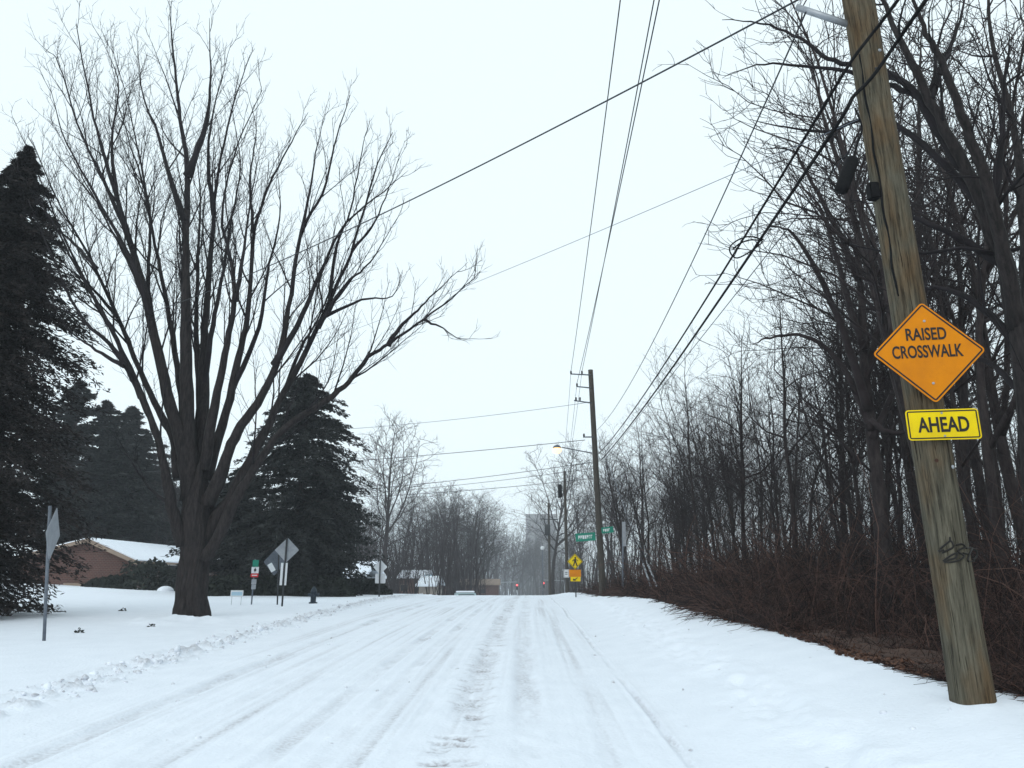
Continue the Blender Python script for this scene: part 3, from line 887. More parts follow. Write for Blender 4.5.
# ---- evergreens
def evergreen_mesh(seed, Ht, Rm, nb, per, droop, shape, leaf=(.30, .10), low=.05):
    g = rs(seed)
    T = Tubes()
    z = np.linspace(-.4, Ht, 10)
    P = np.stack([g.normal(0, .03, 10), g.normal(0, .03, 10), z], -1)
    T.add(P, np.linspace(Ht * .017, .02, 10), 8)
    f = g.uniform(0, 1, nb) ** 1.15
    hz = Ht * (low + (1 - low) * f)
    az = g.uniform(0, 6.283, nb)
    lump = 1 + .12 * np.sin(az * 3 + hz * .9) + .10 * np.sin(az * 5 - hz * 1.7)
    Lb = Rm * shape(f) * g.uniform(.5, 1.2, nb) * lump
    t = np.linspace(0, 1, 6)
    d = np.stack([np.cos(az), np.sin(az)], -1)
    BP = np.zeros((nb, 6, 3))
    BP[:, :, 0] = d[:, None, 0] * Lb[:, None] * t; BP[:, :, 1] = d[:, None, 1] * Lb[:, None] * t
    BP[:, :, 2] = hz[:, None] + Lb[:, None] * (.18 * t - droop * t ** 2)[None] 
    BP[:, :, 2] = np.maximum(BP[:, :, 2], .12)
    T.batch(BP, np.linspace(.035, .008, 6)[None] * np.ones((nb, 1)), 3)
    # needle sprays
    m = nb * per
    bi = np.repeat(np.arange(nb), per)
    tt = g.uniform(.12, 1.04, m)
    c = np.stack([np.array([np.interp(np.clip(tt[q], 0, 1), t, BP[bi[q], :, k]) for q in range(m)]) if False else BP[bi, np.minimum((tt * 5).astype(int), 4), k] + (BP[bi, np.minimum((tt * 5).astype(int), 4) + 1, k] - BP[bi, np.minimum((tt * 5).astype(int), 4), k]) * (tt * 5 - np.minimum((tt * 5).astype(int), 4)) for k in range(3)], -1)
    side = np.stack([-d[bi, 1], d[bi, 0], 0 * tt], -1)
    sgn = g.uniform(-1, 1, m)
    w = .03 + .36 * Lb[bi] / Rm * (1.15 - tt)
    c = c + side * (sgn * w)[:, None] * 1.3 + g.normal(0, 1, (m, 3)) * (.02 + .07 * Lb[bi] / Rm)[:, None]
    dirv = np.stack([d[bi, 0], d[bi, 1], 0 * tt], -1) * .7 + side * (sgn * 1.0)[:, None] + g.normal(0, .35, (m, 3)) + np.array([0, 0, -.25])
    dirv /= np.linalg.norm(dirv, axis=1, keepdims=True)
    upv = g.normal(0, .6, (m, 3)) + np.array([0, 0, 1.0])
    wv = np.cross(dirv, upv); wv /= np.linalg.norm(wv, axis=1, keepdims=True)
    l = leaf[0] * g.uniform(.6, 1.5, m)[:, None]; ww = leaf[1] * g.uniform(.6, 1.4, m)[:, None]
    V = np.stack([c - dirv * l * .5, c + wv * ww, c + dirv * l * .6, c - wv * ww], 1)
    V[:, :, 2] = np.maximum(V[:, :, 2], .03)
    return T.mesh('evergreen_trunk'), npmesh('evergreen_crown', V.reshape(-1, 3), {4: np.arange(4 * m).reshape(m, 4)}, False)

def evergreen(meshes, mm, name, label, loc, rz=0, sc=(1, 1, 1), group=None):
    o = thing(name, label, 'tree', loc, rz, group); o.scale = sc
    link('trunk', meshes[0], M['wood_bark'], o); link('crown', meshes[1], mm, o)
    return o
cone_shape = lambda f: np.clip(1.02 - f, .03, 1) ** .8 * np.clip(.75 + 2.5 * f, 0, 1)
round_ = lambda f: np.clip(1.0 - f ** 3.0, .012, 1) ** .75 * np.clip(.7 + 2 * f, 0, 1)
E_left = evergreen_mesh(201, 14.2, 3.25, 900, 200, .42, lambda f: np.clip(1.0 - f ** 2.0, .012, 1) ** .8 * np.clip(.72 + 1.1 * f, 0, 1), (.15, .026), .02)
p = pt(-54, 600, 21.0)
evergreen(E_left, M['brown_needles'], 'evergreen_tree', 'tall dark brownish evergreen with low sweeping boughs at the left edge of the lawn', (p.x, p.y, gz(p.x, p.y) + .02), .4)
E_big = evergreen_mesh(202, 13.0, 4.3, 560, 190, .34, round_, (.24, .045), .01)
p = pt(293, 590, 44)
evergreen(E_big, M['needles'], 'evergreen_tree', 'broad dark evergreen right behind the huge bare tree', (p.x, p.y, gz(p.x, p.y) - .1), 1.0, (1, 1, (pt(300, 372, 44).z - gz(p.x, p.y)) / 13.0))
E_far = evergreen_mesh(203, 13.0, 2.9, 260, 120, .10, lambda f: np.clip(1.0 - f ** 1.8, .01, 1) ** .8 * np.clip(.5 + 2 * f, 0, 1), (.32, .06), .10)
EG = 'hazy evergreens behind the brick house'
for k, (u, v, Y, w) in enumerate([(80, 400, 62, 1.5), (108, 406, 70, 1.8), (128, 434, 74, 1.6), (150, 462, 80, 1.6), (50, 380, 60, 1.5), (182, 470, 92, 1.5), (205, 470, 80, 1.4), (95, 440, 58, 1.4), (120, 452, 62, 1.3)]):
    p = pt(u, 590, Y); z = gz(p.x, p.y)
    evergreen(E_far, M['needles'], 'evergreen_tree', 'dim grey green evergreen in the stand behind the brick house', (p.x, p.y, z - .1), k * .8, (w, w, (pt(u, v, Y).z - z) / 13.0), EG)
for k, (u, v, Y, kd) in enumerate([(146, 440, 70, 1), (168, 452, 74, 4), (120, 430, 78, 0), (100, 420, 72, 4), (222, 470, 84, 2), (246, 480, 90, 3), (155, 470, 62, 5)]):
    far_tree(u, v, Y, kd, 'thin bare tree mixed into the evergreens behind the brick house', 'thin bare trees behind the brick house', rz=k)
E_dark2 = evergreen_mesh(204, 8.0, 2.6, 300, 90, .25, round_, (.27, .08), .01)
p = pt(326, 592, 50)
evergreen(E_dark2, M['needles'], 'evergreen_tree', 'lower dark evergreen on the right flank of the broad dark evergreen', (p.x, p.y, gz(p.x, p.y) - .1), 0, (1, 1, 1.05))
p = pt(232, 592, 46)
evergreen(E_dark2, M['needles'], 'evergreen_tree', 'lower dark evergreen between the huge bare tree and the broad dark evergreen', (p.x, p.y, gz(p.x, p.y) - .1), 2, (1.1, 1.1, .95))

# ------------------------------------------------------------------ brown thicket on the bank
def thicket_mesh():
    g = rs(77)
    T = Tubes()
    m = 26000
    y = 6.2 + (46 - 6.2) * g.uniform(0, 1, m) ** 1.7
    x = snow_right(y) - .06 + g.uniform(0, 1, m) ** 1.5 * (2.2 + .22 * y)
    z = gz_base(x, y) - .04
    off = x - snow_right(y)
    hump = 1 + 1.5 * np.clip(fbm(x * .45 + 5, y * .33, 3), -.5, .8)
    Ln = .78 * hump * g.uniform(.4, 1.25, m) * (.55 + .55 * np.clip(off / 1.8, -.18, 1.7)) * np.clip(y / 9, 1.0, 1.6)
    az = g.uniform(0, 6.283, m); tiltv = g.uniform(.1, 1.15, m)
    n = 6
    t = np.linspace(0, 1, n)
    bend = g.uniform(.1, 2.4, m)
    P = np.zeros((m, n, 3)); p = np.stack([x, y, z], -1); P[:, 0] = p
    wob = g.normal(0, .16, (m, n, 2))
    for i in range(1, n):
        th = tiltv + bend * t[i]
        a = az + wob[:, i, 0] * 2
        p = p + (Ln / (n - 1))[:, None] * np.stack([np.cos(a) * np.sin(th), np.sin(a) * np.sin(th), np.cos(th)], -1)
        P[:, i] = p
    P[:, :, 2] = np.maximum(P[:, :, 2], gz_base(P[:, :, 0], P[:, :, 1]) + .01)
    r = g.uniform(.0028, .0075, m) * np.clip(y / 11, .8, 2.6)
    T.batch(P, r[:, None] * np.linspace(1, .35, n)[None], 3)
    # taller arching briars and saplings rising out of it
    q = 3000
    y = 7.5 + 40 * g.uniform(0, 1, q) ** 1.5; x = snow_right(y) + .8 + g.uniform(0, 1, q) * (3 + .25 * y)
    Ln = g.uniform(.9, 1.0, q) * (1.2 + 2.6 * g.uniform(0, 1, q) ** 2); az = g.uniform(0, 6.283, q); th0 = g.uniform(0, .5, q); bend = g.uniform(.2, 2.6, q)
    n2 = 9; t = np.linspace(0, 1, n2); p = np.stack([x, y, gz_base(x, y) - .04], -1); P2 = np.zeros((q, n2, 3)); P2[:, 0] = p
    for i in range(1, n2):
        th = th0 + bend * t[i] ** 1.5; az = az + g.normal(0, .25, q)
        p = p + (Ln / (n2 - 1))[:, None] * np.stack([np.cos(az) * np.sin(th), np.sin(az) * np.sin(th), np.cos(th)], -1) + g.normal(0, .015, (q, 3)); P2[:, i] = p
    T.batch(P2, (g.uniform(.004, .010, q) * np.clip(y / 12, .8, 2))[:, None] * np.linspace(1, .3, n2)[None], 3)
    me = T.mesh('thicket')
    tone = np.concatenate([np.repeat(g.uniform(0, 1, m) ** 2.2, n * 3), np.repeat(g.uniform(0, 1, q) ** 2, n2 * 3)]).astype(np.float32)
    me.attributes.new('tone', 'FLOAT', 'POINT').data.foreach_set('value', tone)
    return me
def stem_tones(m, c0, c1):
    """Each stem of a brush keeps its own bark colour between two browns."""
    n, l = m.node_tree.nodes, m.node_tree.links
    at = n.new('ShaderNodeAttribute'); at.attribute_name = 'tone'
    rp = n.new('ShaderNodeValToRGB'); rp.color_ramp.elements[0].color = (*c0, 1); rp.color_ramp.elements[1].color = (*c1, 1)
    l.new(at.outputs['Fac'], rp.inputs[0]); l.new(rp.outputs[0], n['Principled BSDF'].inputs['Base Color'])
M['brush'] = mat('brush', (.03, .018, .015), .95)
stem_tones(M['brush'], (.009, .005, .005), (.125, .068, .054))
tag(link('thicket', thicket_mesh(), M['brush']), 'tangle of brown leafless brush and briars on the bank beside the snowy verge', 'brush', kind='stuff')

def leaf_litter():
    g = rs(78)
    m = 9000
    y = 6.0 + 34 * g.uniform(0, 1, m) ** 1.6
    x = snow_right(y) - .06 + np.abs(g.normal(0, .5, m)) + .25 * fbm(y * 2, y * 0 + 9, 2)
    h, _ = detail(x, y)
    z = gz_base(x, y) + h + .012
    c = np.stack([x, y, z], -1)
    s = g.uniform(.02, .055, m)[:, None]
    a = g.normal(0, 1, (m, 3)); a[:, 2] *= .35; a /= np.linalg.norm(a, axis=1, keepdims=True)
    b = np.cross(a, g.normal(0, .35, (m, 3)) + np.array([0, 0, 1])); b /= np.linalg.norm(b, axis=1, keepdims=True)
    V = np.stack([c - a * s, c + b * s * .55, c + a * s, c - b * s * .55], 1)
    return npmesh('leaf_litter', V.reshape(-1, 3), {4: np.arange(4 * m).reshape(m, 4)}, False)
tag(link('leaf_litter', leaf_litter(), M['litter']), 'fallen brown leaves scattered along the edge of the snow under the brush', 'leaves', kind='stuff')

# ------------------------------------------------------------------ brick house
hx0, hx1, hpk, hy0, hy1 = -33.0, -24.2, -27.6, 50.0, 66.0
hb = gz(-27, 50) - .4
zr, zl, zp = 2.62, 2.72, 4.05
house = thing('brick_house', 'low brick house with a snow covered roof behind the huge bare tree', 'house', (-28, 50, hb))
hl = np.array(house.location)
H_ = lambda x, y, z: (x - hl[0], y - hl[1], z - hl[2])
mb = MB()
mb.prism([(hx0 + .5 - hl[0], 0), (hx1 - .5 - hl[0], 0), (hx1 - .5 - hl[0], zr - hl[2] + .1), (hpk - hl[0], zp - hl[2] - .16), (hx0 + .5 - hl[0], zl - hl[2] + .02)], 0, hy1 - hy0)
mb.build('wall', M['brick'], house)
def roof_slab(th0, th1, y0, y1, ex=0.0):
    poly = [(hx0 - ex - hl[0], zl - hl[2] + th0), (hpk - hl[0], zp - hl[2] + th0), (hx1 + ex - hl[0], zr - hl[2] + th0),
            (hx1 + ex - hl[0], zr - hl[2] + th1), (hpk - hl[0], zp - hl[2] + th1), (hx0 - ex - hl[0], zl - hl[2] + th1)]
    return MB().prism(poly, y0, y1)
rf = roof_slab(-.12, .02, -.6, hy1 - hy0 + .6).build('roof', M['fascia'], house)
roof_slab(.024, .12, -.5, hy1 - hy0 + .5, -.02).build('snow_cover', M['cap_snow'], rf, bevel=.03)
fb = MB().prism([(hx0 - .05 - hl[0], zl - hl[2] - .22), (hpk - hl[0], zp - hl[2] - .22), (hx1 + .05 - hl[0], zr - hl[2] - .22), (hx1 + .05 - hl[0], zr - hl[2] + .01), (hpk - hl[0], zp - hl[2] + .01), (hx0 - .05 - hl[0], zl - hl[2] + .01)], -.68, -.605)
fb.build('fascia', M['fascia'], house)
MB().box((-1.0, -.18, .1), (3.0, .003, .62)).build('stone_ledge', M['fascia'], house)
wf = MB().box((hx1 - .5 - hl[0], 5, 1.0), (hx1 - .44 - hl[0], 7, 1.9)).build('window', M['sign_white'], house)
MB().box((hx1 - .46 - hl[0], 5.1, 1.08), (hx1 - .42 - hl[0], 6.9, 1.82)).build('pane', M['dark_glass'], wf)

def shrub_mesh(seed, rx, ry, rz_, n, leaf):
    g = rs(seed)
    d = g.normal(0, 1, (n, 3)); d[:, 2] = np.abs(d[:, 2]); d /= np.linalg.norm(d, axis=1, keepdims=True)
    lum = 1 + .18 * np.sin(d[:, 0] * 5 + seed) * np.sin(d[:, 1] * 6) + .1 * np.sin(d[:, 2] * 9)
    c = d * np.array([rx, ry, rz_]) * (g.uniform(.35, 1, n) ** .35 * lum)[:, None]
    a = g.normal(0, 1, (n, 3)); a /= np.linalg.norm(a, axis=1, keepdims=True)
    b = np.cross(a, g.normal(0, 1, (n, 3))); b /= np.linalg.norm(b, axis=1, keepdims=True)
    s = leaf * g.uniform(.6, 1.4, n)[:, None]
    V = np.stack([c - a * s, c + b * s * .6, c + a * s, c - b * s * .6], 1)
    V[:, :, 2] = np.maximum(V[:, :, 2], 0)
    return npmesh('shrub', V.reshape(-1, 3), {4: np.arange(4 * n).reshape(n, 4)}, False)
def shrub(u, v, Y, rx, rz_, label, seed, group=None):
    p = pt(u, v, Y)
    o = link('shrub', shrub_mesh(seed, rx, rx * .8, rz_, 2600, .12), M['shrub'], None, (p.x, p.y, gz(p.x, p.y) - .1))
    return tag(o, label, 'shrub', group)
shrub(146, 588, 48.5, 2.0, 1.75, 'large rounded dark green shrub against the right end of the brick house', 1)
shrub(112, 588, 48.8, 1.0, .75, 'low dark shrub under the middle of the brick gable', 2)
shrub(97, 588, 48.8, .8, .55, 'lowest dark shrub near the left of the brick gable', 3)
shrub(176, 592, 49, 1.6, 1.3, 'dark shrub half hidden behind the base of the huge bare tree', 4)
for k, u in enumerate((215, 232, 250, 268, 290, 312, 334, 354, 372)):
    p = pt(u, 594, 40 + k * .3 + (7 if k > 6 else 0))
    o = link('hedge_shrub', shrub_mesh(20 + k, 1.1, .8, .95, 1600, .13), M['shrub'], None, (p.x, p.y, gz(p.x, p.y) - .08))
    tag(o, 'low dark shrub in the hedge line under the broad dark evergreen', 'shrub', 'hedge shrubs under the broad evergreen')
p = pt(166, 585, 47.2)
hs = MB().lathe([(.50, -.05), (.47, .10), (.40, .20), (.26, .29), (.10, .33)], s=14)
tag(hs.build('snow_mound', M['cap_snow'], None, True, loc=(p.x, p.y, gz(p.x, p.y) - .05)), 'small snow covered mound beside the large rounded shrub', 'mound')

# small dark tufts poking out of the lawn
for k, (u, v) in enumerate(((123, 611), (151, 628), (79, 633))):
    p = ground_hit(u, v)
    o = link('dead_leaf_clump', shrub_mesh(60 + k, .10, .07, .09, 40, .03), M['shrub'], None, (p.x, p.y, p.z + .0))
    tag(o, ['small dark leaf clump on the snow nearest the brick house', 'dark leaf clump on the snow nearest the huge bare tree', 'dark leaf clump on the snow nearest the leaning post'][k], 'leaf clump')

# further houses
def far_house(u0, u1, vpeak, veave, Y, wallm, label, depth=9, win=True, roofm=None):
    a, b = pt(u0, veave, Y), pt(u1, veave, Y)
    zpk = pt((u0 + u1) / 2, vpeak, Y + depth / 2).z
    gb = gz((a.x + b.x) / 2, Y) - 1.0
    o = thing('house', label, 'house', ((a.x + b.x) / 2, Y, gb))
    w = (b.x - a.x) / 2; he = a.z - gb; hp = max(zpk - gb, he + .8)
    MB().box((-w + .3, 0, 0), (w - .3, depth, he)).build('wall', wallm, o)
    poly = [(-.5, he - .05), (depth / 2, hp), (depth + .5, he - .05), (depth + .5, he + .15), (depth / 2, hp + .22), (-.5, he + .15)]
    RM = Matrix.Rotation(R(90), 4, 'Z')
    r = MB().prism(poly, -w, w, RM.inverted() @ Matrix.Identity(4) if False else Matrix(((0, 1, 0, 0), (1, 0, 0, 0), (0, 0, 1, 0), (0, 0, 0, 1)))).build('roof', roofm or M['cap_snow'], o)
    if win:
        for k in (-.5, .45):
            f = MB().box((k * w - .5, -.04, he - 1.6), (k * w + .5, .02, he - .75)).build('window', M['fascia'], o)
            MB().box((k * w - .45, -.06, he - 1.55), (k * w + .45, -.03, he - .8)).build('pane', M['dark_glass'], f)
    return o
far_house(338, 366, 564, 578, 58, M['dark_siding'], 'dark house with one snowy roof slope showing beside the dark evergreen', win=False)
far_house(397, 427, 574, 578, 95, M['brick'], 'small brick house with a snowy roof below the tall lone bare tree')
far_house(438, 500, 580, 585, 150, M['brick'], 'long low brown building in the haze left of the road end', roofm=M['fascia'])
far_house(416, 437, 581, 586, 78, M['tan_siding'], 'small tan garage beside the small brick house')

def apartment():
    p0, p1 = pt(526, 515, 560), pt(556, 515, 560)
    gb = gz(p0.x, 560) - .5
    o = thing('apartment_tower', 'pale high apartment tower fading into the haze at the road end', 'building', ((p0.x + p1.x) / 2, 560, gb))
    w = (p1.x - p0.x) / 2; h = p0.z - gb
    MB().box((-w, 0, 0), (w, 14, h)).build('wall', M['concrete'], o)
    MB().box((-w - .2, -.2, h + .004), (w + .2, 14.2, h + .7)).build('parapet', M['concrete'], o)
    for fl in range(9):
        for c in range(4):
            x = -w + 2.4 + c * (2 * w - 4.8) / 3; z = 2.0 + fl * (h - 3) / 9
            MB().box((x - 1.3, -.05, z), (x + 1.3, .02, z + 2.4)).build('window', M['tower_glass'], o)
apartment()

# ------------------------------------------------------------------ lettering
def text_mesh(s, height, width, bold=.0):
    cu = bpy.data.curves.new('letters', 'FONT')
    cu.body = s; cu.align_x = 'CENTER'; cu.align_y = 'CENTER'; cu.extrude = .0015; cu.offset = bold; cu.resolution_u = 4
    ob = bpy.data.objects.new('letters', cu); COL.objects.link(ob)
    bpy.context.view_layer.update()
    me = bpy.data.meshes.new_from_object(ob.evaluated_get(bpy.context.evaluated_depsgraph_get()))
    bpy.data.objects.remove(ob); bpy.data.curves.remove(cu)
    V = np.zeros(len(me.vertices) * 3, np.float32); me.vertices.foreach_get('co', V); V = V.reshape(-1, 3)
    lo, hi = V.min(0), V.max(0)
    V[:, 0] = (V[:, 0] - (lo[0] + hi[0]) / 2) * width / (hi[0] - lo[0])
    V[:, 1] = (V[:, 1] - (lo[1] + hi[1]) / 2) * height / (hi[1] - lo[1])
    out = np.stack([V[:, 0], -V[:, 2], V[:, 1]], -1)   # faces -y
    me.vertices.foreach_set('co', out.ravel()); me.materials.clear(); me.update()
    return me

def sign_panel(root, shape, w, h, r, face, zc, border=None, inset=.018, bw=.016, y=0.0, th=.004, back=None, name='panel', rz=0):
    """Panel in x, z facing -y with an optional ink border, centred at height zc."""
    poly = rrect(w, h, r)
    if shape == 'diamond': poly = rot45(poly)
    ob = MB().prism(poly, y - th, y).build(name, face, root, loc=(0, 0, zc))
    ob.rotation_euler = (0, 0, rz)
    if border is not None:
        o, i = rrect(w - 2 * inset, h - 2 * inset, max(.006, r - inset)), rrect(w - 2 * inset - 2 * bw, h - 2 * inset - 2 * bw, max(.005, r - inset - bw))
        if shape == 'diamond': o, i = rot45(o), rot45(i)
        MB().ring(o, i, y - th - .0025, y - th + .001).build('border', border, ob)
    if back is not None:
        MB().prism([(x * .995, z * .995) for x, z in poly], y + .0005, y + .003).build('back_face', back, ob)
    return ob

# ------------------------------------------------------------------ near pole
PY = 6.8
pb = pt(973, 702, PY); ptop = pt(860, 10, PY)
pgz = gz(pb.x, pb.y)
near = thing('utility_pole', 'thick weathered wooden utility pole carrying the orange and yellow signs', 'utility pole', (pb.x, pb.y, pgz))
nl = np.array(near.location)
dirp = np.array(ptop - pb); dirp /= np.linalg.norm(dirp)
def on_pole(u, v):
    """Point on the near pole's axis at picture height v, and its radius."""
    best = min(np.linspace(-.3, 13, 700), key=lambda s: abs(proj(np.array(pb) + dirp * s)[1] - v))
    return np.array(pb) + dirp * best, .163 - .001 * best
def proj(p):
    d = np.asarray(p) - np.array(CAM)
    f = d[1] * CP + d[2] * SP; up = -d[1] * SP + d[2] * CP
    return 512 + F * d[0] / f, 384 - F * up / f
def pole_shaft(height, r0, r1, dirn, seed, s=40, n=90):
    g = rs(seed)
    zz = np.linspace(-.5, height, n); a = np.arange(s) * 2 * math.pi / s
    A, Z = np.meshgrid(a, zz)
    rr = r0 + (r1 - r0) * (Z / height) + .012 * np.exp(-((Z + .2) / .5) ** 2)
    rr = rr * (1 + .022 * fbm(A * 2.2 + seed, Z * .25, 3)) - .006 * np.clip(fbm(A * 5.1 + 3, Z * .18 + 9, 3) - .1, 0, 1)
    rr[:, -1] = rr[:, -1]
    X = rr * np.cos(A) + dirn[0] / dirn[2] * Z; Y = rr * np.sin(A) + dirn[1] / dirn[2] * Z
    i = np.arange(n * s).reshape(n, s)
    q = np.stack([i[:-1], np.roll(i[:-1], -1, 1), np.roll(i[1:], -1, 1), i[1:]], -1).reshape(-1, 4)
    return npmesh('pole_shaft', np.stack([X, Y, Z], -1).reshape(-1, 3), {4: q, s: i[-1][None]})
link('shaft', pole_shaft(12.2, .166, .154, dirp, 3), M['pole_wood'], near)
L_ = lambda p: tuple(np.asarray(p, float) - nl)
# steel arm near the picture's top and the arms above it
def arm(root, p0, p1, r, m, name='bracket', s=8):
    T = Tubes(); T.add(np.array([p0, p1], float), [r, r], s); return link(name, T.mesh(name), m, root)
pA, rA = on_pole(0, 24)
arm_end = pt(796, 7, PY + .1)
arm(near, L_(pA + np.array([-.12, .02, 0])), L_(arm_end), .035, M['galv'])
def insulator(root, p, m=None):
    MB().lathe([(.03, -.05), (.05, 0), (.035, .03), (.06, .06), (.035, .09), (.05, .12), (.02, .15)], c=p, s=10).build('insulator', m or M['black_rubber'], root, True)
for hz, xo in ((10.3, (-1.25,)), (11.0, (-1.2,)), (11.6, (-1.85, -1.2))):
    c = dirp * hz / dirp[2]
    arm(near, (c[0], c[1] - .1, hz), (c[0] + xo[0] - .1, c[1] - .1, hz), .03, M['galv'])
    for x in xo: insulator(near, (c[0] + x, c[1] - .1, hz + .06))
# hardware on the pole: small terminal box, conduit cable, nail heads, paint marks
pB, rB = on_pole(0, 193)
MB().box((-.05, -.05, -.09), (.05, .05, .09)).build('terminal_box', M['black_rubber'], near, bevel=.012, loc=L_(pB + np.array([-rB - .03, -.04, 0])))
ca = []
for v in range(60, 316, 16):
    q, r = on_pole(0, v); ca.append(q + np.array([-r * .86 + .012 * math.sin(v * .11), -r * .55, 0]))
T = Tubes(); T.add(local(curve_pts(ca, 50), nl), .012, 6); link('riser_cable', T.mesh('riser'), M['black_rubber'], near)
for v, du, m_ in ((78, -.02, 'dark_post'), (60, .05, 'galv'), (463, -.06, 'litter'), (470, .08, 'galv')):
    q, r = on_pole(0, v)
    x = du; yy = -math.sqrt(max(r * r - x * x, .001))
    MB().lathe([(.016, -.01), (.018, .006), (.008, .014)], s=8, M=Matrix.Translation(L_(q + np.array([x, yy, 0]))) @ Matrix.Rotation(R(90), 4, 'X')).build('bolt_head', M[m_], near)
# spray painted scrawl wrapped on the wood
def scrawl():
    T = Tubes()
    strokes = [[(940, 549), (946, 544), (951, 541), (953, 547), (946, 551), (942, 553)], [(943, 561), (950, 556), (957, 553), (955, 558), (948, 560), (944, 562), (952, 562), (960, 560)],
               [(956, 545), (962, 544), (965, 547), (958, 551), (964, 556), (960, 560)], [(966, 548), (972, 548), (970, 553), (968, 561), (974, 561)], [(963, 553), (968, 554)], [(950, 541), (950, 537)], [(938, 551), (944, 550)], [(972, 549), (976, 550), (977, 556), (973, 560)]]
    for st in strokes:
        P3 = []
        for u, v in st:
            c, r = on_pole(0, v); r = r * 1.03 + .003
            d = ray(u, v); o = np.array(CAM); d = np.array(d) / d.y
            # meet the shaft's surface
            y = c[1] - r
            for _ in range(6):
                q = o + d * y
                cc = np.array(pb) + dirp * ((q[2] - pb.z) / dirp[2])
                rr = .166 - .001 * (q[2] - pb.z) + .006
                dx = np.clip(q[0] - cc[0], -rr * .98, rr * .98)
                y = cc[1] - math.sqrt(rr * rr - dx * dx)
            P3.append(o + d * y)
        T.add(local(curve_pts(P3, 5 * len(P3)), nl), .0085, 5)
    link('scrawl', T.mesh('scrawl'), M['sign_black'], near)
scrawl()

# the two signs on the near pole
def pole_sign(u, v, yaw, label, name, cat='sign'):
    q, r = on_pole(0, v)
    c = pt(u, v, q[1] - r - .06)
    return thing(name, label, cat, c, yaw)
YAW = R(-9)
s1 = pole_sign(928.5, 352, YAW, 'orange diamond sign reading RAISED CROSSWALK on the wooden pole', 'warning_sign')
D1 = 104.5 * mpp(s1.location) / math.cos(YAW) / math.sqrt(2)
pn = sign_panel(s1, 'diamond', D1, D1, .035, M['orange'], 0, M['sign_black'], inset=.014, bw=.014, back=M['sign_back'])
m1 = mpp(s1.location)
link('lettering', text_mesh('RAISED', 13.2 * m1, 38 * m1, .02), M['sign_black'], pn, (-.2 * m1, -.007, 18.8 * m1))
link('lettering', text_mesh('CROSSWALK', 13.4 * m1, 66 * m1, .02), M['sign_black'], pn, (-1.2 * m1, -.007, .6 * m1))
for zz in (.30, -.30):
    MB().lathe([(.012, -.004), (.012, .003), (.006, .006)], s=8, M=Matrix.Translation((0, -.006, zz)) @ Matrix.Rotation(R(90), 4, 'X')).build('bolt_head', M['galv'], pn)
MB().box((-.03, .004, -.34), (.03, .07, .34)).build('mounting_strap', M['galv'], s1)
s2 = pole_sign(943, 424.5, YAW, 'yellow rectangular sign reading AHEAD below the orange diamond', 'warning_plaque')
m2 = mpp(s2.location)
p2 = sign_panel(s2, 'rect', 68 * m2, 31 * m2, .03, M['yellow'], 0, M['sign_black'], inset=.012, bw=.011, back=M['sign_back'])
link('lettering', text_mesh('AHEAD', 15.5 * m2, 48 * m2, .025), M['sign_black'], p2, (0, -.007, 0))
for zz in (.105, -.105):
    MB().lathe([(.010, -.004), (.010, .003), (.005, .006)], s=8, M=Matrix.Translation((0, -.006, zz)) @ Matrix.Rotation(R(90), 4, 'X')).build('bolt_head', M['galv'], p2)
MB().box((-.03, .004, -.1), (.03, .07, .1)).build('mounting_strap', M['galv'], s2)

# ------------------------------------------------------------------ far poles
def far_pole(ub, vb, ut, vt, Y, r0, label):
    b = pt(ub, vb, Y); t = pt(ut, vt, Y)
    z = gz(b.x, b.y)
    dn = np.array(t - b); dn /= np.linalg.norm(dn)
    b = np.array(b) + dn * ((z - b.z) / dn[2])
    o = thing('utility_pole', label, 'utility pole', tuple(b))
    link('shaft', pole_shaft(t.z - z, r0, r0 * .75, dn, int(ub), 16, 30), M['far_pole'], o)
    return o, b
P1Y = 38.0
pole1, b1 = far_pole(603, 596, 590.5, 370, P1Y, .17, 'tall wooden utility pole with three short arms and a lit street lamp')
def rel(o, u, v, Y): return tuple(np.array(pt(u, v, Y)) - np.array(o.location))
for a, b_, ins in (((591, 375), (571, 374), (571, 582)), ((591, 388), (577, 386.5), (577,)), ((591.5, 403), (574, 400.5), (576, 580)), ((594, 437), (583, 437), (584,))):
    arm(pole1, rel(pole1, *a, P1Y - .1), rel(pole1, *b_, P1Y - .1), .035, M['post_metal'], 'arm', 6)
    for u in ins:
        v = b_[1]
        insulator(pole1, tuple(np.array(rel(pole1, u, v, P1Y - .1)) + np.array([0, 0, .03])))
lamp = thing('street_lamp', 'lit street lamp glowing warm on a long arm from the tall wooden pole', 'street lamp', pt(592, 453, P1Y - .1))
T = Tubes(); T.add(curve_pts([(0, 0, 0), rel(lamp, 578, 450.5, P1Y - .3), rel(lamp, 562, 447.3, P1Y - .5)], 12), .03, 6); link('arm', T.mesh('arm'), M['post_metal'], lamp)
c = np.array(rel(lamp, 557, 448.0, P1Y - .55))
MB().lathe([(.06, .16), (.17, .10), (.22, 0), (.20, -.02)], c=c, s=12).build('lamp_head', M['post_metal'], lamp, True)
MB().lathe([(.06, -.28), (.18, -.22), (.24, -.06), (.20, -.021)], c=c, s=12).build('bulb', M['lamp_glow'], lamp, True)
pole2, b2 = far_pole(567.5, 596, 564.5, 471, 62, .14, 'middle wooden pole with a dark can hanging on its left side')
can = rel(pole2, 560, 491, 61.9)
MB().lathe([(.10, -.55), (.17, -.5), (.17, .45), (.10, .55)], c=can, s=12).build('transformer', M['black_rubber'], pole2, True)
arm(pole2, (can[0], can[1], can[2] + .2), (can[0] + .35, 0, can[2] + .2), .03, M['dark_post'], 'bracket', 6)
